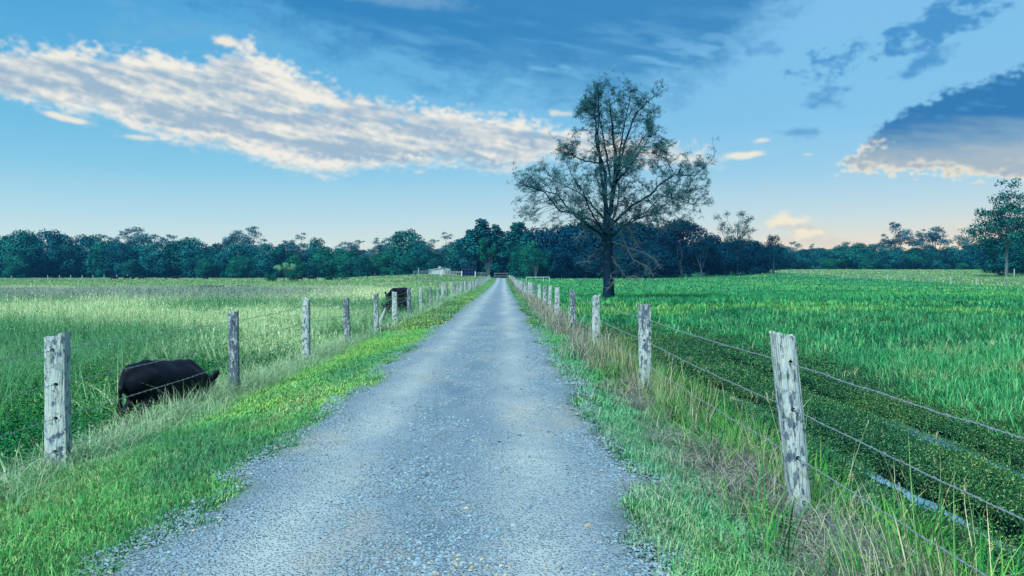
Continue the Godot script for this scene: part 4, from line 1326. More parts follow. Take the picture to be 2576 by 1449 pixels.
		"pale":
			# several pale bare stems under a thin narrow head
			for k in 7:
				var a := TAU * k / 7.0 + rr(-0.3, 0.3)
				var mid := Vector3(cos(a) * rr(0.03, 0.09), rr(0.30, 0.42), sin(a) * rr(0.03, 0.09))
				limb(w, Vector3(cos(a) * 0.008, 0.0, sin(a) * 0.008), mid, 0.011, 0.008, 0.03, A(112, 150, 166))
				limb(w, mid, mid + Vector3(cos(a) * rr(0.06, 0.16), rr(0.25, 0.4), sin(a) * rr(0.06, 0.16)), 0.008, 0.003, 0.05, A(104, 142, 158))
				limb(w, mid * 0.8, mid + Vector3(cos(a + 1.5) * 0.16, rr(0.02, 0.2), sin(a + 1.5) * 0.16), 0.005, 0.002, 0.05, A(100, 138, 154))
			var lumps := []
			for k in 24: lumps.append([Vector3(rr(-0.20, 0.20), rr(0.40, 0.93), rr(-0.20, 0.20)), Vector3(1, 1.1, 1) * rr(0.06, 0.11)])
			crown(c, lumps, 5600, 0.022, green, 0.6, 0.4)
		"flat":
			limb(w, Vector3.ZERO, Vector3(-0.14, 0.42, 0), 0.035, 0.025, 0.06, bark)
			var lumps := []
			for k in 16:
				var p := Vector3(rr(-0.55, 0.75), rr(0.62, 0.88), rr(-0.4, 0.4))
				limb(w, Vector3(-0.14, 0.40, 0), p, 0.016, 0.005, 0.06, bark)
				lumps.append([p, Vector3(1, 0.6, 1) * rr(0.14, 0.24)])
			crown(c, lumps, 3200, 0.045, [A(74, 146, 138, 2.0), A(96, 160, 150, 2.0), A(46, 122, 120, 1.9)], 0.5)
		"bush":
			var lumps := []
			for k in 12: lumps.append([Vector3(rr(-0.6, 0.6), rr(0.2, 0.7), rr(-0.4, 0.4)), Vector3(1, 0.8, 1) * rr(0.2, 0.34)])
			crown(c, lumps, 1200, 0.08, green, 0.5)
			for k in 4: limb(w, Vector3(rr(-0.1, 0.1), 0, 0), Vector3(rr(-0.4, 0.4), 0.5, rr(-0.2, 0.2)), 0.02, 0.01, 0.05, bark)
	return [c.mesh(), w.mesh()]

var tree_shapes := {}
var leaf_mats := []
var bark_mat: StandardMaterial3D

func plant(called: String, label: String, category: String, group: String, kind: String, variant: int, px: float, top: float, d: float, wide: float, tint: int) -> void:
	var key := "%s%d" % [kind, variant]
	if not tree_shapes.has(key): tree_shapes[key] = tree_kind(kind, variant)
	var x := ahead(px, d)
	var gy := ground_y(x, d)
	var tall: float = tree_shapes[key][0].get_aabb().end.y
	var h := (high(top, d) - gy) / tall
	var o := thing(called, label, category, Vector3(x, gy - 0.02 * h, -d), fposmod(px * 1.37, TAU), group)
	o.scale = Vector3(h * wide, h * 1.02, h * wide)
	part("crown", tree_shapes[key][0], leaf_mats[tint], o)
	part("trunk", tree_shapes[key][1], bark_mat, o)

func build_woods() -> void:
	for k in 4:
		var m := foliage_mat(0.8, 0.30, "leaves")
		m.albedo_color = [Color(1, 1, 1), Color(0.82, 0.88, 0.95), Color(1.0, 1.0, 0.92), Color(0.62, 0.62, 0.80)][k]
		leaf_mats.append(m)
	bark_mat = StandardMaterial3D.new()
	bark_mat.resource_name = "bark"
	bark_mat.vertex_color_use_as_albedo = true
	bark_mat.roughness = 0.9
	# [kind, called, adjective, rows of bearing, top, distance, breadth]
	var stands := [
		["dense", "broadleaf_tree", "dense dark tree", "treeline across the left pasture", [[-95, 590, 385, 0.9], [-42, 588, 375, 1.0], [12, 591, 380, 0.9], [62, 581, 370, 1.0], [114, 578, 375, 1.0], [166, 590, 380, 0.95], [214, 592, 385, 0.95], [262, 604, 380, 1.0], [308, 611, 375, 1.05], [354, 613, 385, 1.1], [401, 606, 375, 1.05], [447, 603, 380, 1.0], [492, 600, 375, 1.0], [540, 613, 380, 1.1], [586, 613, 370, 1.05], [634, 619, 375, 1.1], [680, 613, 365, 1.0], [722, 611, 370, 1.0], [792, 600, 360, 0.7], [1020, 577, 335, 0.95], [1056, 606, 325, 0.9], [1150, 607, 330, 0.95], [1184, 590, 315, 1.0], [985, 618, 350, 0.9], [1258, 590, 335, 0.95], [1282, 582, 325, 0.9], [1232, 596, 330, 0.95]]],
		["green", "broadleaf_tree", "leafy mid-green tree", "treeline across the left pasture", [[606, 640, 352, 1.1], [826, 618, 345, 1.15], [742, 640, 345, 1.1], [873, 626, 340, 1.0], [912, 640, 330, 1.1], [954, 634, 335, 1.0], [1030, 640, 315, 1.1], [1092, 646, 318, 1.1], [45, 640, 362, 1.1], [330, 650, 362, 1.2], [520, 648, 362, 1.2]]],
		["gum", "gum_tree", "tall pale open-crowned gum tree", "treeline across the left pasture", [[264, 588, 430, 1.0], [312, 574, 425, 0.95], [346, 569, 430, 1.0], [438, 589, 430, 1.0], [474, 595, 425, 0.9], [597, 577, 425, 0.9], [629, 567, 420, 1.0], [757, 584, 362, 1.0], [868, 606, 410, 1.0], [905, 602, 420, 1.0], [944, 597, 410, 1.0], [978, 596, 420, 1.0], [1093, 600, 400, 1.0], [1122, 583, 400, 1.1]]],
		["cone", "conical_tree", "tall pointed tree", "woods at the end of the track", [[1212, 549, 300, 1.7], [1244, 562, 310, 1.5], [1303, 556, 300, 1.6], [1180, 576, 325, 1.4], [1330, 578, 310, 1.4]]],
		["green", "broadleaf_tree", "leafy green tree", "woods right of the track's end", [[1334, 600, 255, 0.75], [1312, 612, 262, 0.8], [1358, 622, 246, 0.9]]],
		["dense", "broadleaf_tree", "dense blue-dark tree", "woods behind the lone tree on the right", [[1372, 572, 275, 1.1], [1415, 564, 280, 1.15], [1458, 556, 272, 1.2], [1502, 560, 268, 1.2], [1548, 553, 272, 1.2], [1594, 558, 266, 1.2], [1638, 562, 270, 1.2], [1682, 572, 262, 1.2], [1788, 592, 262, 1.1], [1824, 608, 256, 1.1], [1884, 602, 262, 1.1], [1912, 618, 270, 1.1], [1400, 622, 250, 1.3], [1475, 626, 248, 1.3], [1570, 624, 246, 1.3], [1655, 618, 244, 1.3]]],
		["dense", "broadleaf_tree", "dark bushy tree", "treeline on the far right rise", [[1972, 622, 395, 1.1], [2016, 628, 400, 1.2], [2062, 625, 395, 1.2], [2108, 619, 400, 1.2], [2158, 612, 395, 1.2], [2203, 612, 400, 1.1], [2250, 622, 395, 1.2], [2296, 624, 400, 1.2], [2344, 622, 395, 1.2], [2394, 620, 400, 1.2], [2442, 617, 395, 1.2], [2488, 612, 390, 1.2], [2500, 600, 250, 1.0], [2546, 590, 240, 1.0], [2590, 584, 236, 1.0], [2640, 600, 240, 1.0]]],
		["green", "shrubby_tree", "low pale-leaved bushy tree", "treeline on the far right rise", [[2084, 648, 372, 1.4], [2180, 650, 372, 1.4], [2378, 664, 360, 1.9], [2420, 660, 358, 1.9], [2464, 662, 356, 1.9], [2512, 652, 340, 1.6], [2560, 655, 336, 1.6]]],
		["gum", "gum_tree", "open-crowned gum tree", "treeline on the far right rise", [[2250, 556, 400, 0.85], [2316, 574, 400, 0.95], [2352, 567, 395, 1.05], [2130, 606, 420, 1.1], [2040, 612, 420, 1.0], [2440, 573, 400, 0.9], [1990, 606, 420, 1.0]]]]
	for g in stands:
		var rows: Array = g[4].duplicate()
		rows.sort_custom(func(a, b): return a[0] < b[0])
		for k in rows.size():
			var e: Array = rows[k]
			plant(g[1], "%s %s from the left, %s" % [ORD[k], g[2], g[3]], "tree", g[2] + "s, " + g[3], g[0], k % 3, e[0], e[1] - (4 if g[0] == "dense" else 0), e[2], e[3] * 1.12, (3 if g[3].contains("lone tree") else (k * 7 + int(e[0])) % 3) if g[0] != "gum" else (k % 2))
	plant("gum_tree", "big gum tree towering at the right edge of the field", "tree", "", "gum", 5, 2532, 446, 205, 1.0, 0)
	plant("gum_tree", "spreading gum tree half cut by the right picture edge", "tree", "", "gum", 6, 2610, 490, 215, 1.0, 0)
	plant("dome_tree", "huge dark domed tree right of the lone tree", "tree", "", "dome", 0, 1716, 547, 255, 0.98, 3)
	plant("airy_tree", "thin see-through tree rising above the domed woods", "tree", "", "airy", 0, 1852, 528, 262, 0.95, 0)
	plant("forked_tree", "tree with a pale forked trunk at the field's far side", "tree", "", "fork", 0, 1764, 590, 238, 0.8, 3)
	plant("field_tree", "dark upright tree with a bare straight trunk beside the see-through tree", "tree", "", "round", 1, 1855, 590, 242, 0.85, 3)
	plant("field_tree", "small round dark tree standing clear on a short trunk", "tree", "", "round", 0, 1946, 588, 236, 0.75, 3)
	plant("pale_stemmed_tree", "slender tree with pale bare stems left of the track's end", "tree", "", "pale", 0, 1228, 596, 262, 0.95, 0)
	plant("pale_stemmed_tree", "low pale-stemmed tree behind the pipe rail right of the track", "tree", "", "pale", 1, 1348, 630, 240, 0.9, 1)
	plant("paddock_tree", "small lone flat-topped tree on the left pasture", "tree", "", "flat", 0, 716, 660, 195, 0.72, 2)
	var bushes := [[686, 684, 198, 1.1, "dark bush just left of the small lone tree's trunk"], [740, 684, 200, 0.8, "little bush just right of the small lone tree's trunk"], [836, 690, 215, 1.8, "wide low bush alone on the left pasture before the woods"], [868, 694, 230, 1.6, "low bush on the left pasture, right of the wide bush"], [2520, 684, 215, 1.4, "small dark bush on the pale rise at far right"]]
	for e in bushes: plant("bush", e[4], "bush", "", "bush", 0, e[0], e[1], e[2], e[3], 1)
	# what stands behind reads as one mass
	var xf: Array[Transform3D] = []
	var cl := PackedColorArray()
	var px := -180.0
	rng.seed = 61
	while px < 2760.0:
		for row in 2:
			var d: float = rr(440, 470) if row == 0 else rr(480, 520)
			if px > 1150 and px < 1960 and row == 0: d = rr(318, 345)
			var x := ahead(px + rr(-10, 10), d)
			var gy := ground_y(x, d)
			var h := high(rr(622, 640) if px < 1150 or px > 1960 else rr(600, 620), d) - gy
			if px > 1960: h = high(rr(620, 632), d) - gy
			xf.append(Transform3D(Basis(Vector3.UP, rr(0, TAU)).scaled(Vector3(h * 1.15, h, h * 1.15)), Vector3(x, gy, -d)))
			cl.append(Color(1, 1, 1) * rr(0.75, 1.1))
		px += 26.0
	scatter("distant_woods", tree_shapes["dense0"][0], leaf_mats[1], xf, cl)

# ------------------------------------------------------------------ the lone tree in the right-hand field
func lone_tree() -> void:
	rng.seed = 515
	var d := 60.0
	var x := ahead(1530, d)
	var o := thing("swamp_oak", "tall lone open tree with fine dark foliage in the right field", "tree", Vector3(x, ground_y(x, d) - 0.05, -d))
	var bm := StandardMaterial3D.new()
	bm.resource_name = "rough_bark"
	bm.vertex_color_use_as_albedo = true
	bm.roughness = 0.95
	bm.metallic_specular = 0.15
	var dark := A(26, 62, 92)
	var dead := A(120, 150, 172, 1.1)
	var trunk := MB.new()
	trunk.tube([V(0, -0.2, 0), V(0, 0.25, 0), V(0.02, 1.0, 0.02), V(0.0, 2.2, 0.0), V(-0.03, 3.6, 0), V(-0.05, 4.8, 0.05), V(-0.06, 5.8, 0), V(-0.1, 6.8, 0)], [0.60, 0.47, 0.41, 0.40, 0.38, 0.37, 0.36, 0.24], 22, dark, true, 0.07)
	part("trunk", trunk.mesh(), bm, o)
	# main limbs: (sideways, up) pairs, depth drifting by slope
	var limbs := [
		[0.15, 0.16, [-0.2, 6.5, -0.3, 9.7, -0.7, 10.8, -1.0, 11.8, -1.1, 13.1, -1.2, 14.4, -1.2, 15.6, -0.9, 16.5]],
		[-0.10, 0.20, [0.1, 6.5, 0.6, 9.6, 0.6, 11.5, 0.4, 12.8, 0.3, 14.2, 0.2, 15.1, 0.9, 15.7]],
		[0.25, 0.12, [0.5, 9.0, 0.7, 9.7, 1.1, 11.8, 1.6, 13.3, 1.8, 14.0, 3.0, 15.1, 3.6, 15.8]],
		[-0.35, 0.10, [0.5, 8.8, 0.7, 9.2, 1.4, 9.9, 2.1, 10.8, 2.8, 11.8, 3.4, 12.8, 4.1, 13.1]],
		[0.30, 0.15, [0.0, 5.2, 0.3, 5.8, 1.6, 7.1, 3.0, 7.9, 3.7, 8.7, 4.7, 9.4, 6.1, 9.2, 7.4, 10.5]],
		[-0.25, 0.11, [0.0, 4.8, 1.3, 5.6, 2.4, 6.3, 3.8, 6.7, 5.3, 7.9, 7.6, 7.4]],
		[-0.30, 0.14, [0.0, 4.9, -1.4, 5.6, -2.4, 6.4, -3.4, 7.6, -3.9, 8.3, -5.3, 8.7, -6.2, 10.0]],
		[0.35, 0.12, [0.0, 4.7, -1.5, 5.6, -2.5, 6.5, -3.9, 6.7, -5.0, 8.0, -5.9, 8.3, -7.1, 8.7]],
		[-0.2, 0.10, [-0.1, 6.0, -0.7, 6.7, -1.6, 7.8, -2.3, 8.4, -3.4, 8.9, -4.7, 9.8]],
		[0.3, 0.08, [-0.5, 10.5, -1.8, 10.6, -2.7, 10.9, -3.5, 11.7]]]
	var paths := []
	for l in limbs:
		for copy in 2:
			var pts := []
			var a: Array = l[2]
			var turn := 0.0 if copy == 0 else rr(1.0, 2.1) * (1.0 if rng.randf() < 0.5 else -1.0)
			var z := 0.0
			for k in range(0, a.size(), 2):
				if k > 0: z += l[0] * Vector2(a[k] - a[k - 2], a[k + 1] - a[k - 1]).length() + rr(-0.12, 0.12)
				var p := Vector3(a[k], a[k + 1], z)
				if copy: p = Vector3(p.x * 0.85, p.y * 0.97, p.z).rotated(Vector3.UP, turn)
				pts.append(p)
			paths.append([pts, l[1] * (1.0 if copy == 0 else 0.72)])
	var twigs := MB.new()
	var xf: Array[Transform3D] = []
	var cl := PackedColorArray()
	var leafy := func(p: Vector3, s: float) -> void:
		xf.append(Transform3D(Basis.from_euler(Vector3(rr(-0.7, 0.7), rr(0, TAU), rr(-0.7, 0.7))).scaled(Vector3.ONE * s), p))
		cl.append(Color(1, 1, 1) * rr(0.7, 1.25))
	for pr in paths:
		var pts: Array = pr[0]
		var m := MB.new()
		# subdivide with a little crookedness
		var sub := []
		var rads := []
		for k in pts.size() - 1:
			for e in 4:
				var t := e / 4.0
				var p: Vector3 = pts[k].lerp(pts[k + 1], t)
				if e: p += ball() * 0.05
				sub.append(p)
		sub.append(pts[-1])
		for k in sub.size(): rads.append(lerpf(pr[1], 0.018, pow(k / float(sub.size() - 1), 0.75)))
		m.tube(sub, rads, 7, dark, true, 0.05)
		part("limb", m.mesh(), bm, o)
		var step := 0
		for k in range(int(sub.size() * 0.22), sub.size()):
			var t := k / float(sub.size() - 1)
			var tang: Vector3 = (sub[mini(k + 1, sub.size() - 1)] - sub[maxi(k - 1, 0)]).normalized()
			for rep in 1:
				step += 1
				var dir := (tang * rr(0.1, 0.8) + ball() * 0.9 + Vector3.UP * 0.30).normalized()
				var ln := rr(0.6, 2.1) * (1.05 - 0.35 * t)
				var bp := [sub[k]]
				var br := []
				var q: Vector3 = sub[k]
				for e in 4:
					dir = (dir + ball() * 0.28 + Vector3.UP * 0.08).normalized()
					q = q + dir * ln / 4.0
					bp.append(q)
				for e in 5: br.append(lerpf(minf(0.026, rads[k] * 0.6), 0.007, e / 4.0))
				twigs.tube(bp, br, 3, dark, false)
				for e in range(1, 5):
					for f in 2:
						var u := (ball() + dir * 0.4).normalized()
						var tl := rr(0.15, 0.55)
						var end: Vector3 = bp[e] + u * tl
						twigs.tube([bp[e], bp[e].lerp(end, 0.5) + ball() * 0.03, end], [0.006, 0.005, 0.004], 3, dark, false)
						if rng.randf() < 0.42 + 0.3 * t: leafy.call(end, rr(0.45, 0.95))
						if rng.randf() < 0.25: leafy.call(bp[e] + u * tl * 0.5, rr(0.35, 0.8))
	# ivy-like thickening round the upper trunk
	for k in 30:
		var y := rr(4.2, 7.6)
		leafy.call(Vector3(rr(-0.5, 0.55) + 0.05 * (y - 5.0), y, rr(-0.5, 0.5)), rr(0.6, 1.1))
	# finer boughs that fill the crown: each grows from the nearest limb towards a place inside the crown's outline
	var nodes := []
	for pr in paths:
		for q in pr[0].size() - 1:
			for e in 5: nodes.append(pr[0][q].lerp(pr[0][q + 1], e / 5.0))
	var left_x := [Vector2(5.4, -4.6), Vector2(6.4, -7.0), Vector2(8.0, -7.5), Vector2(9.6, -6.9), Vector2(10.6, -5.2), Vector2(11.6, -3.7), Vector2(13.0, -2.8), Vector2(15.2, -2.3), Vector2(16.9, -0.8)]
	var right_x := [Vector2(5.4, 5.0), Vector2(6.4, 7.6), Vector2(8.0, 8.1), Vector2(9.8, 7.8), Vector2(10.8, 6.9), Vector2(11.8, 4.9), Vector2(13.2, 4.2), Vector2(15.4, 3.9), Vector2(16.3, 2.6), Vector2(16.9, 0.2)]
	for k in 1300:
		var y := rr(5.5, 16.9)
		var xa := curve_of(left_x, y)
		var xb := curve_of(right_x, y)
		if rng.randf() > (xb - xa) / 14.0: continue
		var p := Vector3(rr(xa, xb), y, 0)
		var half := (xb - xa) * 0.5
		var off := (p.x - (xa + xb) * 0.5) / half
		p.z = rr(-1, 1) * half * 0.72 * sqrt(maxf(0.0, 1.0 - off * off))
		if fine.get_noise_3d(p.x * 5.0, p.y * 5.0, p.z * 5.0) < 0.06: continue
		var best: Vector3 = nodes[0]
		for q in nodes:
			if q.distance_squared_to(p) < best.distance_squared_to(p) and q.y < p.y + 0.8: best = q
		var span := best.distance_to(p)
		if span > 3.6: continue
		var mid := best.lerp(p, 0.5) + Vector3(0, 0.12 * span, 0) + ball() * 0.12 * span
		twigs.tube([best, best.lerp(mid, 0.55) + ball() * 0.05, mid, mid.lerp(p, 0.5) + ball() * 0.06, p], [0.022, 0.018, 0.014, 0.010, 0.006], 3, dark, false)
		for e in 10:
			var q: Vector3 = mid.lerp(p, rr(0.55, 1.15)) + ball() * rr(0.1, 0.48)
			twigs.tube([mid.lerp(p, rr(0.2, 1.0)), q], [0.006, 0.004], 3, dark, false)
			leafy.call(q, rr(0.55, 1.15))
	# thin hanging stuff below the crown
	for k in 230:
		var a := rr(0, TAU)
		var rad := rr(0.3, 3.2)
		leafy.call(Vector3(cos(a) * rad + 0.8, rr(1.9, 5.6), sin(a) * rad * 0.7), rr(0.5, 0.9))
	tag(part("twigs", twigs.mesh(), bm, o), "", "", "", "stuff")
	# dead grey limbs hanging below
	var bare := [
		[0.2, [0.0, 5.4, 0.7, 5.8, 1.1, 4.6, 1.8, 3.1, 2.7, 2.6, 3.0, 2.4, 3.3, 1.9], 0.06], [-0.3, [0.1, 3.9, 0.5, 3.6, 0.8, 3.2, 0.2, 2.9, 0.1, 2.4, 0.1, 2.0], 0.035],
		[0.5, [1.3, 5.6, 1.6, 5.4, 2.0, 4.5, 2.1, 4.1], 0.04], [0.4, [0.0, 2.4, 0.1, 1.8, 0.5, 1.4, 0.0, 0.9], 0.025], [-0.2, [3.0, 6.5, 3.4, 6.4, 3.9, 6.0, 4.1, 5.3, 4.7, 5.5], 0.03],
		[-0.4, [0.0, 4.9, -0.5, 4.7, -1.5, 5.5, -2.1, 5.2, -2.5, 4.6], 0.03], [0.3, [0.2, 3.3, 0.5, 2.8, 1.4, 1.6, 1.9, 1.8, 2.4, 1.6], 0.03], [-0.5, [0.1, 4.2, -0.9, 3.8, -1.6, 2.9, -2.3, 2.8], 0.028],
		[0.6, [0.1, 4.5, 1.6, 3.9, 2.6, 3.6, 3.4, 3.1, 3.9, 2.4], 0.03]]
	for b in bare:
		var m := MB.new()
		var a: Array = b[1]
		var z := 0.3 * signf(b[0])
		var pts := []
		for k in range(0, a.size(), 2):
			if k: z += b[0] * 0.3
			pts.append(Vector3(a[k], a[k + 1], z))
		var sub := []
		var rads := []
		for k in pts.size() - 1:
			for e in 3: sub.append(pts[k].lerp(pts[k + 1], e / 3.0) + ball() * 0.04)
		sub.append(pts[-1])
		for k in sub.size(): rads.append(lerpf(b[2], 0.012, k / float(sub.size() - 1)))
		m.tube(sub, rads, 5, dead, true)
		for k in range(2, sub.size()):
			for rep in 4:
				var dir := (ball() + Vector3(0, -0.3, 0)).normalized()
				var ln := rr(0.3, 0.95)
				var p: Vector3 = sub[k]
				var bp := [p]
				for e in 3:
					dir = (dir + ball() * 0.5).normalized()
					p += dir * ln / 3.0
					bp.append(p)
				m.tube(bp, [0.014, 0.011, 0.009, 0.006], 3, dead, false)
				if rng.randf() < 0.3: leafy.call(p, rr(0.4, 0.8))
		part("dead_branch", m.mesh(), bm, o)
	# needle sprays
	var spray := MB.new()
	var tones := [A(26, 88, 108, 1.9), A(36, 102, 114, 1.9), A(18, 74, 98, 1.8), A(60, 118, 122, 1.8)]
	for k in 22:
		var dir := (ball() + Vector3(0, 0.15, 0)).normalized()
		var ac := dir.cross(ball()).normalized()
		var nn := dir.cross(ac).normalized()
		if nn.y < 0.0: nn = -nn
		spray.leaf(ball() * 0.05, (dir + Vector3(0, -0.2, 0)).normalized(), ac, rr(0.12, 0.34), rr(0.014, 0.026), (nn + Vector3.UP * 0.3).normalized(), tones[rng.randi() % 4] * rr(0.8, 1.2))
	var fol := scatter("foliage", spray.mesh(), foliage_mat(0.85, 0.6, "needles"), xf, cl, o)
	fol.position = Vector3.ZERO

# ------------------------------------------------------------------ sheds, yards, gates, posts far off
func bar(called: String, a: Vector3, b: Vector3, r: float, mat: Material, parent: Node, sides := 6) -> MeshInstance3D:
	var m := MB.new()
	m.tube([a, b], [r, r], sides, Color.WHITE, true)
	return part(called, m.mesh(), mat, parent)

func plank(called: String, lo: Vector3, hi: Vector3, mat: Material, parent: Node) -> MeshInstance3D:
	var m := MB.new()
	m.box(lo, hi)
	return part(called, m.mesh(), mat, parent)

func spot(px: float, d: float) -> Vector3:
	var x := ahead(px, d)
	return Vector3(x, ground_y(x, d), -d)

func ribbed(length: float, low: float, high_: float, pitch: float) -> ArrayMesh:
	# corrugated sheet wall along x, its top edge sloping from low to high_
	var m := MB.new()
	var n := int(length / pitch) * 4
	for k in n + 1:
		var t := k / float(n)
		var z := sin(t * length / pitch * TAU) * 0.02
		var nn := Vector3(-cos(t * length / pitch * TAU) * 0.7, 0, 1).normalized()
		m.v.append(Vector3(t * length, 0, z)); m.v.append(Vector3(t * length, lerpf(low, high_, t), z))
		m.n.append(nn); m.n.append(nn); m.c.append(Color.WHITE); m.c.append(Color.WHITE)
	for k in n:
		var q := k * 2
		m.i.append_array([q, q + 1, q + 2, q + 1, q + 3, q + 2])
	return m.mesh()

func build_yards() -> void:
	rng.seed = 333
	var white := plain_mat(A(186, 216, 244, 1.5), 0.6, "white_sheet")
	white.cull_mode = BaseMaterial3D.CULL_DISABLED
	var grey := plain_mat(A(120, 160, 184), 0.85, "grey_timber")
	var pale := plain_mat(A(170, 200, 214, 1.1), 0.8, "pale_timber")
	var dark := plain_mat(A(10, 36, 84, 0.9), 0.9, "dark_mesh")
	var steel := plain_mat(A(40, 100, 132), 0.6, "steel")
	# shed
	var s := thing("shed", "small white corrugated shed before the woods left of the track's end", "shed", spot(1108, 300) + Vector3(-3.9, -0.3, 0), 0.25)
	part("front_wall", ribbed(5.0, 2.2, 3.0, 0.25), white, s)
	var side := part("end_wall", ribbed(3.4, 3.0, 2.7, 0.25), white, s)
	side.position = V(5.0, 0, 0)
	side.rotation.y = 0.42
	var roof := MB.new()
	roof.box(V(-0.2, 0, -4.2), V(5.4, 0.06, 0.25), Color.WHITE, Basis(Vector3(0, 0, 1), atan(0.8 / 5.0)), V(0, 2.22, 0))
	part("roof", roof.mesh(), white, s)
	var back := part("rear_wall", ribbed(5.0, 2.2, 3.0, 0.25), white, s)
	back.position = V(0, 0, -4.0)
	for k in 2:
		var door := plank("opening", V(1.2 + k * 1.1, 0.5, 0.03), V(1.9 + k * 1.0, 1.9, 0.07), dark, side)
		door.position = Vector3.ZERO
	plank("vent", V(3.3, 2.8, -1.2), V(4.2, 3.3, -0.4), pale, s)
	plank("vent_cap", V(3.2, 3.5, -1.3), V(4.2, 3.75, -0.3), pale, s)
	plank("vent_stem", V(3.6, 3.3, -0.9), V(3.8, 3.5, -0.7), dark, s)
	# yard rails
	var runs := [["pale timber yard rails in front of the white shed", 1086.0, 1145.0, 288.0, 4, pale], ["grey timber yard rails left of the white shed", 1040.0, 1084.0, 292.0, 3, grey], ["short yard rails left of the tall dark frame", 1148.0, 1160.0, 276.0, 2, pale], ["low grey rails between the tall dark frame and the pale-stemmed tree", 1199.0, 1222.0, 272.0, 3, grey]]
	for e in runs:
		var a := spot(e[1], e[3])
		var b := spot(e[2], e[3])
		var o := thing("yard_fence", e[0], "rail fence", a, 0.0, "stockyard rails by the track's end")
		var n: int = maxi(2, int((b - a).length() / 2.4))
		for k in n + 1:
			var p := (b - a) * (k / float(n))
			plank("post", p + V(-0.08, -0.2, -0.08), p + V(0.08, 1.65 + rr(-0.1, 0.1), 0.08), e[5], o)
		for k in e[4]:
			var hgt: float = 1.5 - k * 0.38
			var m := MB.new()
			m.tube([V(0, hgt, 0.1), (b - a) * 0.5 + V(0, hgt + rr(-0.03, 0.03), 0.1), b - a + V(0, hgt, 0.1)], [0.075, 0.08, 0.075], 6)
			part("rail", m.mesh(), e[5], o)
	# tall framed pen
	var c := thing("hay_rack", "tall dark square rack with a thin grid frame beside the track's end", "rack", spot(1179, 270))
	var hw := 2.5
	for k in 5:
		bar("upright", V(lerpf(-hw, hw, k / 4.0), 0, 0), V(lerpf(-hw, hw, k / 4.0), 5.4, 0), 0.045, steel, c)
	for k in 5:
		var y: float = [0.25, 1.35, 2.45, 3.5, 5.35][k]
		bar("crossbar", V(-hw, y, 0.05), V(hw, y, 0.05), 0.04, steel, c)
	for k in 2: bar("stay", V(-hw + k * 2 * hw, 5.3, 0), V(-hw + k * 2 * hw, 0, -2.4), 0.045, steel, c)
	for r in 3:
		for k in 4:
			plank("panel", V(-hw + 1.25 * k + 0.05, 0.30 + 1.08 * r, -0.06), V(-hw + 1.25 * k + 1.2, 1.30 + 1.08 * r, -0.03), dark, c)
	for e in [["white timber post left of the tall dark rack", 1161.5, 266.0, 1.9], ["white timber post right of the tall dark rack", 1195.5, 266.0, 1.95], ["white timber post standing before the yard rails", 1109.0, 262.0, 1.7], ["grey timber post rising at the left end of the yard", 1053.0, 296.0, 2.6]]:
		var o := thing("yard_post", e[0], "post", spot(e[1], e[2]))
		plank("timber", V(-0.14, -0.3, -0.12), V(0.14, e[3], 0.12), white if e[3] < 2.2 else pale, o)
	# gate across the end of the track
	var g := thing("farm_gate", "pale steel gate closing the far end of the track under the trees", "gate", spot(1245, 290))
	var gw := 4.6
	for k in 5:
		var y: float = [0.35, 0.65, 0.95, 1.3, 1.65][k]
		bar("rail", V(0, y, 0), V(gw, y, 0), 0.055 if k in [1, 4] else 0.025, pale if k in [1, 4] else steel, g)
	for k in 3: bar("stile", V(gw * k / 2.0, 0.3, 0), V(gw * k / 2.0, 1.7, 0), 0.04, steel, g)
	for k in 2: plank("gate_post", V(-0.2 + k * (gw + 0.2), -0.2, -0.1), V(k * (gw + 0.2), 1.9, 0.1), grey, g)
	# cattle grid
	var cg := thing("cattle_grid", "steel cattle grid set across the far end of the track", "cattle grid", Vector3(-0.6, ground_y(-0.6, 252.0) + 0.04, -252.0))
	for k in 14: bar("grid_bar", V(-1.7, 0, -0.25 * k), V(1.7, 0.02, -0.25 * k), 0.05, steel, cg)
	# pipe rail
	var pr := thing("pipe_rail", "white pipe rail on three legs beyond the right fence", "rail", spot(1324, 150))
	var wdt := ahead(1382, 150) - ahead(1324, 150)
	bar("rail", V(0, 1.1, 0), V(wdt, 1.12, 0), 0.05, white, pr)
	for t in [0.0, 0.74, 1.0]: bar("leg", V(wdt * t, -0.2, 0), V(wdt * t, 1.1, 0), 0.05, white, pr)
	var p2 := thing("pipe_rail", "dark rail running from the white pipe rail to the right roadside fence", "rail", spot(1285, 178))
	bar("rail", V(0, 1.1, 0), V(ahead(1326, 178) - ahead(1285, 178), 1.05, 0), 0.06, steel, p2)
	for t in [0.0, 0.5, 1.0]: bar("leg", V((ahead(1326, 178) - ahead(1285, 178)) * t, -0.2, 0), V((ahead(1326, 178) - ahead(1285, 178)) * t, 1.1, 0), 0.05, steel, p2)
	# boundary posts
	for k in 19:
		var t := k / 18.0
		var d := lerpf(300.0, 122.0, t)
		var x := lerpf(100.0, 80.4, t) + rr(-0.4, 0.4)
		var o := thing("boundary_post", "thin far post, %s from the left along the pale rise's boundary fence" % ORD[k], "fence post", Vector3(x, ground_y(x, d), -d), 0.0, "posts of the boundary fence on the far right")
		plank("timber", V(-0.09, -0.3, -0.08), V(0.09, 1.25 + rr(-0.15, 0.15), 0.08), pale if k % 3 else grey, o)
	var wp := thing("marker_post", "tall white post alone on the pale rise near the right picture edge", "post", spot(2551, 205))
	plank("timber", V(-0.11, -0.3, -0.1), V(0.11, 2.1, 0.1), white, wp)
	var lp := [29, 120, 150, 178, 207, 234, 262, 294, 321]
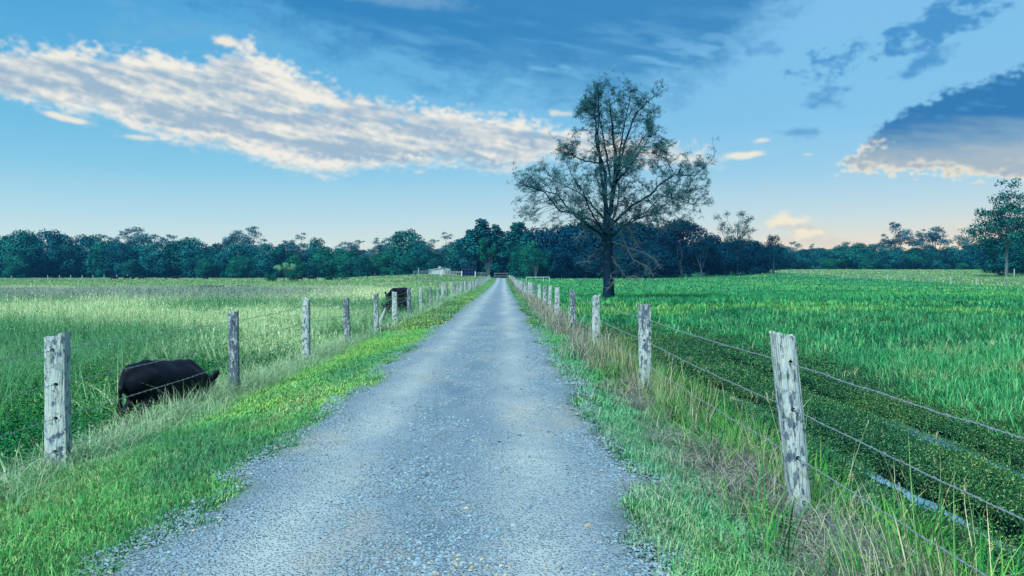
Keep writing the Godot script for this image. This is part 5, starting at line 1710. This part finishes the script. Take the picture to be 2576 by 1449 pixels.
	for k in lp.size():
		var o := thing("boundary_post", "thin far post, %s from the left before the left treeline" % ORD[k], "fence post", spot(lp[k], 350), 0.0, "posts of the boundary fence on the far left")
		plank("timber", V(-0.12, -0.3, -0.1), V(0.12, 1.5 + rr(-0.15, 0.15), 0.1), pale, o)
	# broken post and fallen logs
	var bp := thing("broken_post", "pale broken stub of a post leaning under the left fence", "post", Vector3(-4.42, ground_y(-4.42, 28.0), -28.0))
	var m := MB.new()
	m.tube([V(0, -0.2, 0), V(0.02, 0.25, 0), V(0.10, 0.45, 0), V(0.16, 0.62, 0), V(0.20, 0.72, 0)], [0.09, 0.085, 0.08, 0.05, 0.012], 8, Color.WHITE, true, 0.12)
	part("stub", m.mesh(), pale, bp)
	var logm := plain_mat(A(60, 84, 112), 0.95, "dead_wood")
	for e in [["dark fallen log lying in the long grass of the left pasture", 532.0, 84.0, 1.3], ["second fallen log, nearer the small lone tree on the left pasture", 615.0, 92.0, 1.1]]:
		var o := thing("fallen_log", e[0], "log", spot(e[1], e[2]) + V(0, 0.55, 0), 0.2)
		var l := MB.new()
		l.tube([V(-e[3], 0.02, 0), V(-0.3, 0.10, 0.05), V(0.4, 0.06, 0), V(e[3], 0.16, -0.1)], [0.12, 0.14, 0.13, 0.07], 8, Color.WHITE, true, 0.1)
		part("bole", l.mesh(), logm, o)

# ------------------------------------------------------------------ build
func _ready() -> void:
	var t0 := Time.get_ticks_msec()
	nz.seed = 5; nz.frequency = 0.02; nz.noise_type = FastNoiseLite.TYPE_SIMPLEX_SMOOTH; nz.fractal_octaves = 3
	fine.seed = 8; fine.frequency = 0.1; fine.noise_type = FastNoiseLite.TYPE_SIMPLEX_SMOOTH; fine.fractal_octaves = 3
	rng.seed = 20240
	var cam := Camera3D.new()
	cam.fov = rad_to_deg(2.0 * atan(724.5 / 1947.0))
	cam.near = 0.05
	cam.far = 3000.0
	cam.position = Vector3(0, EYE, 0)
	cam.rotation = Vector3(deg_to_rad(-0.81), -0.0118, 0)
	add_child(cam)
	cam.current = true
	var env := Environment.new()
	env.background_mode = Environment.BG_SKY
	env.sky = Sky.new()
	var sky_mat := PanoramaSkyMaterial.new()
	sky_mat.panorama = make_sky()
	env.sky.sky_material = sky_mat
	env.tonemap_mode = Environment.TONE_MAPPER_LINEAR
	env.tonemap_exposure = EXPO
	env.sdfgi_enabled = true
	env.ssao_enabled = true
	env.ssil_enabled = true
	env.fog_enabled = FOG > 0.0
	env.fog_density = FOG
	env.fog_light_color = Color(0.35, 0.68, 0.95)
	var we := WorldEnvironment.new()
	we.environment = env
	add_child(we)
	var sun := DirectionalLight3D.new()
	sun.light_energy = 0.5
	sun.light_color = Color(0.87, 0.97, 1.0)
	sun.light_angular_distance = 22.0
	sun.shadow_enabled = true
	sun.rotation_degrees = Vector3(-52, -35, 0)
	add_child(sun)
	print("sky ", Time.get_ticks_msec() - t0)
	build_land()
	await build_fences()
	build_woods()
	lone_tree()
	build_yards()
	build_cattle()
	build_grass()
	print("all ", Time.get_ticks_msec() - t0)
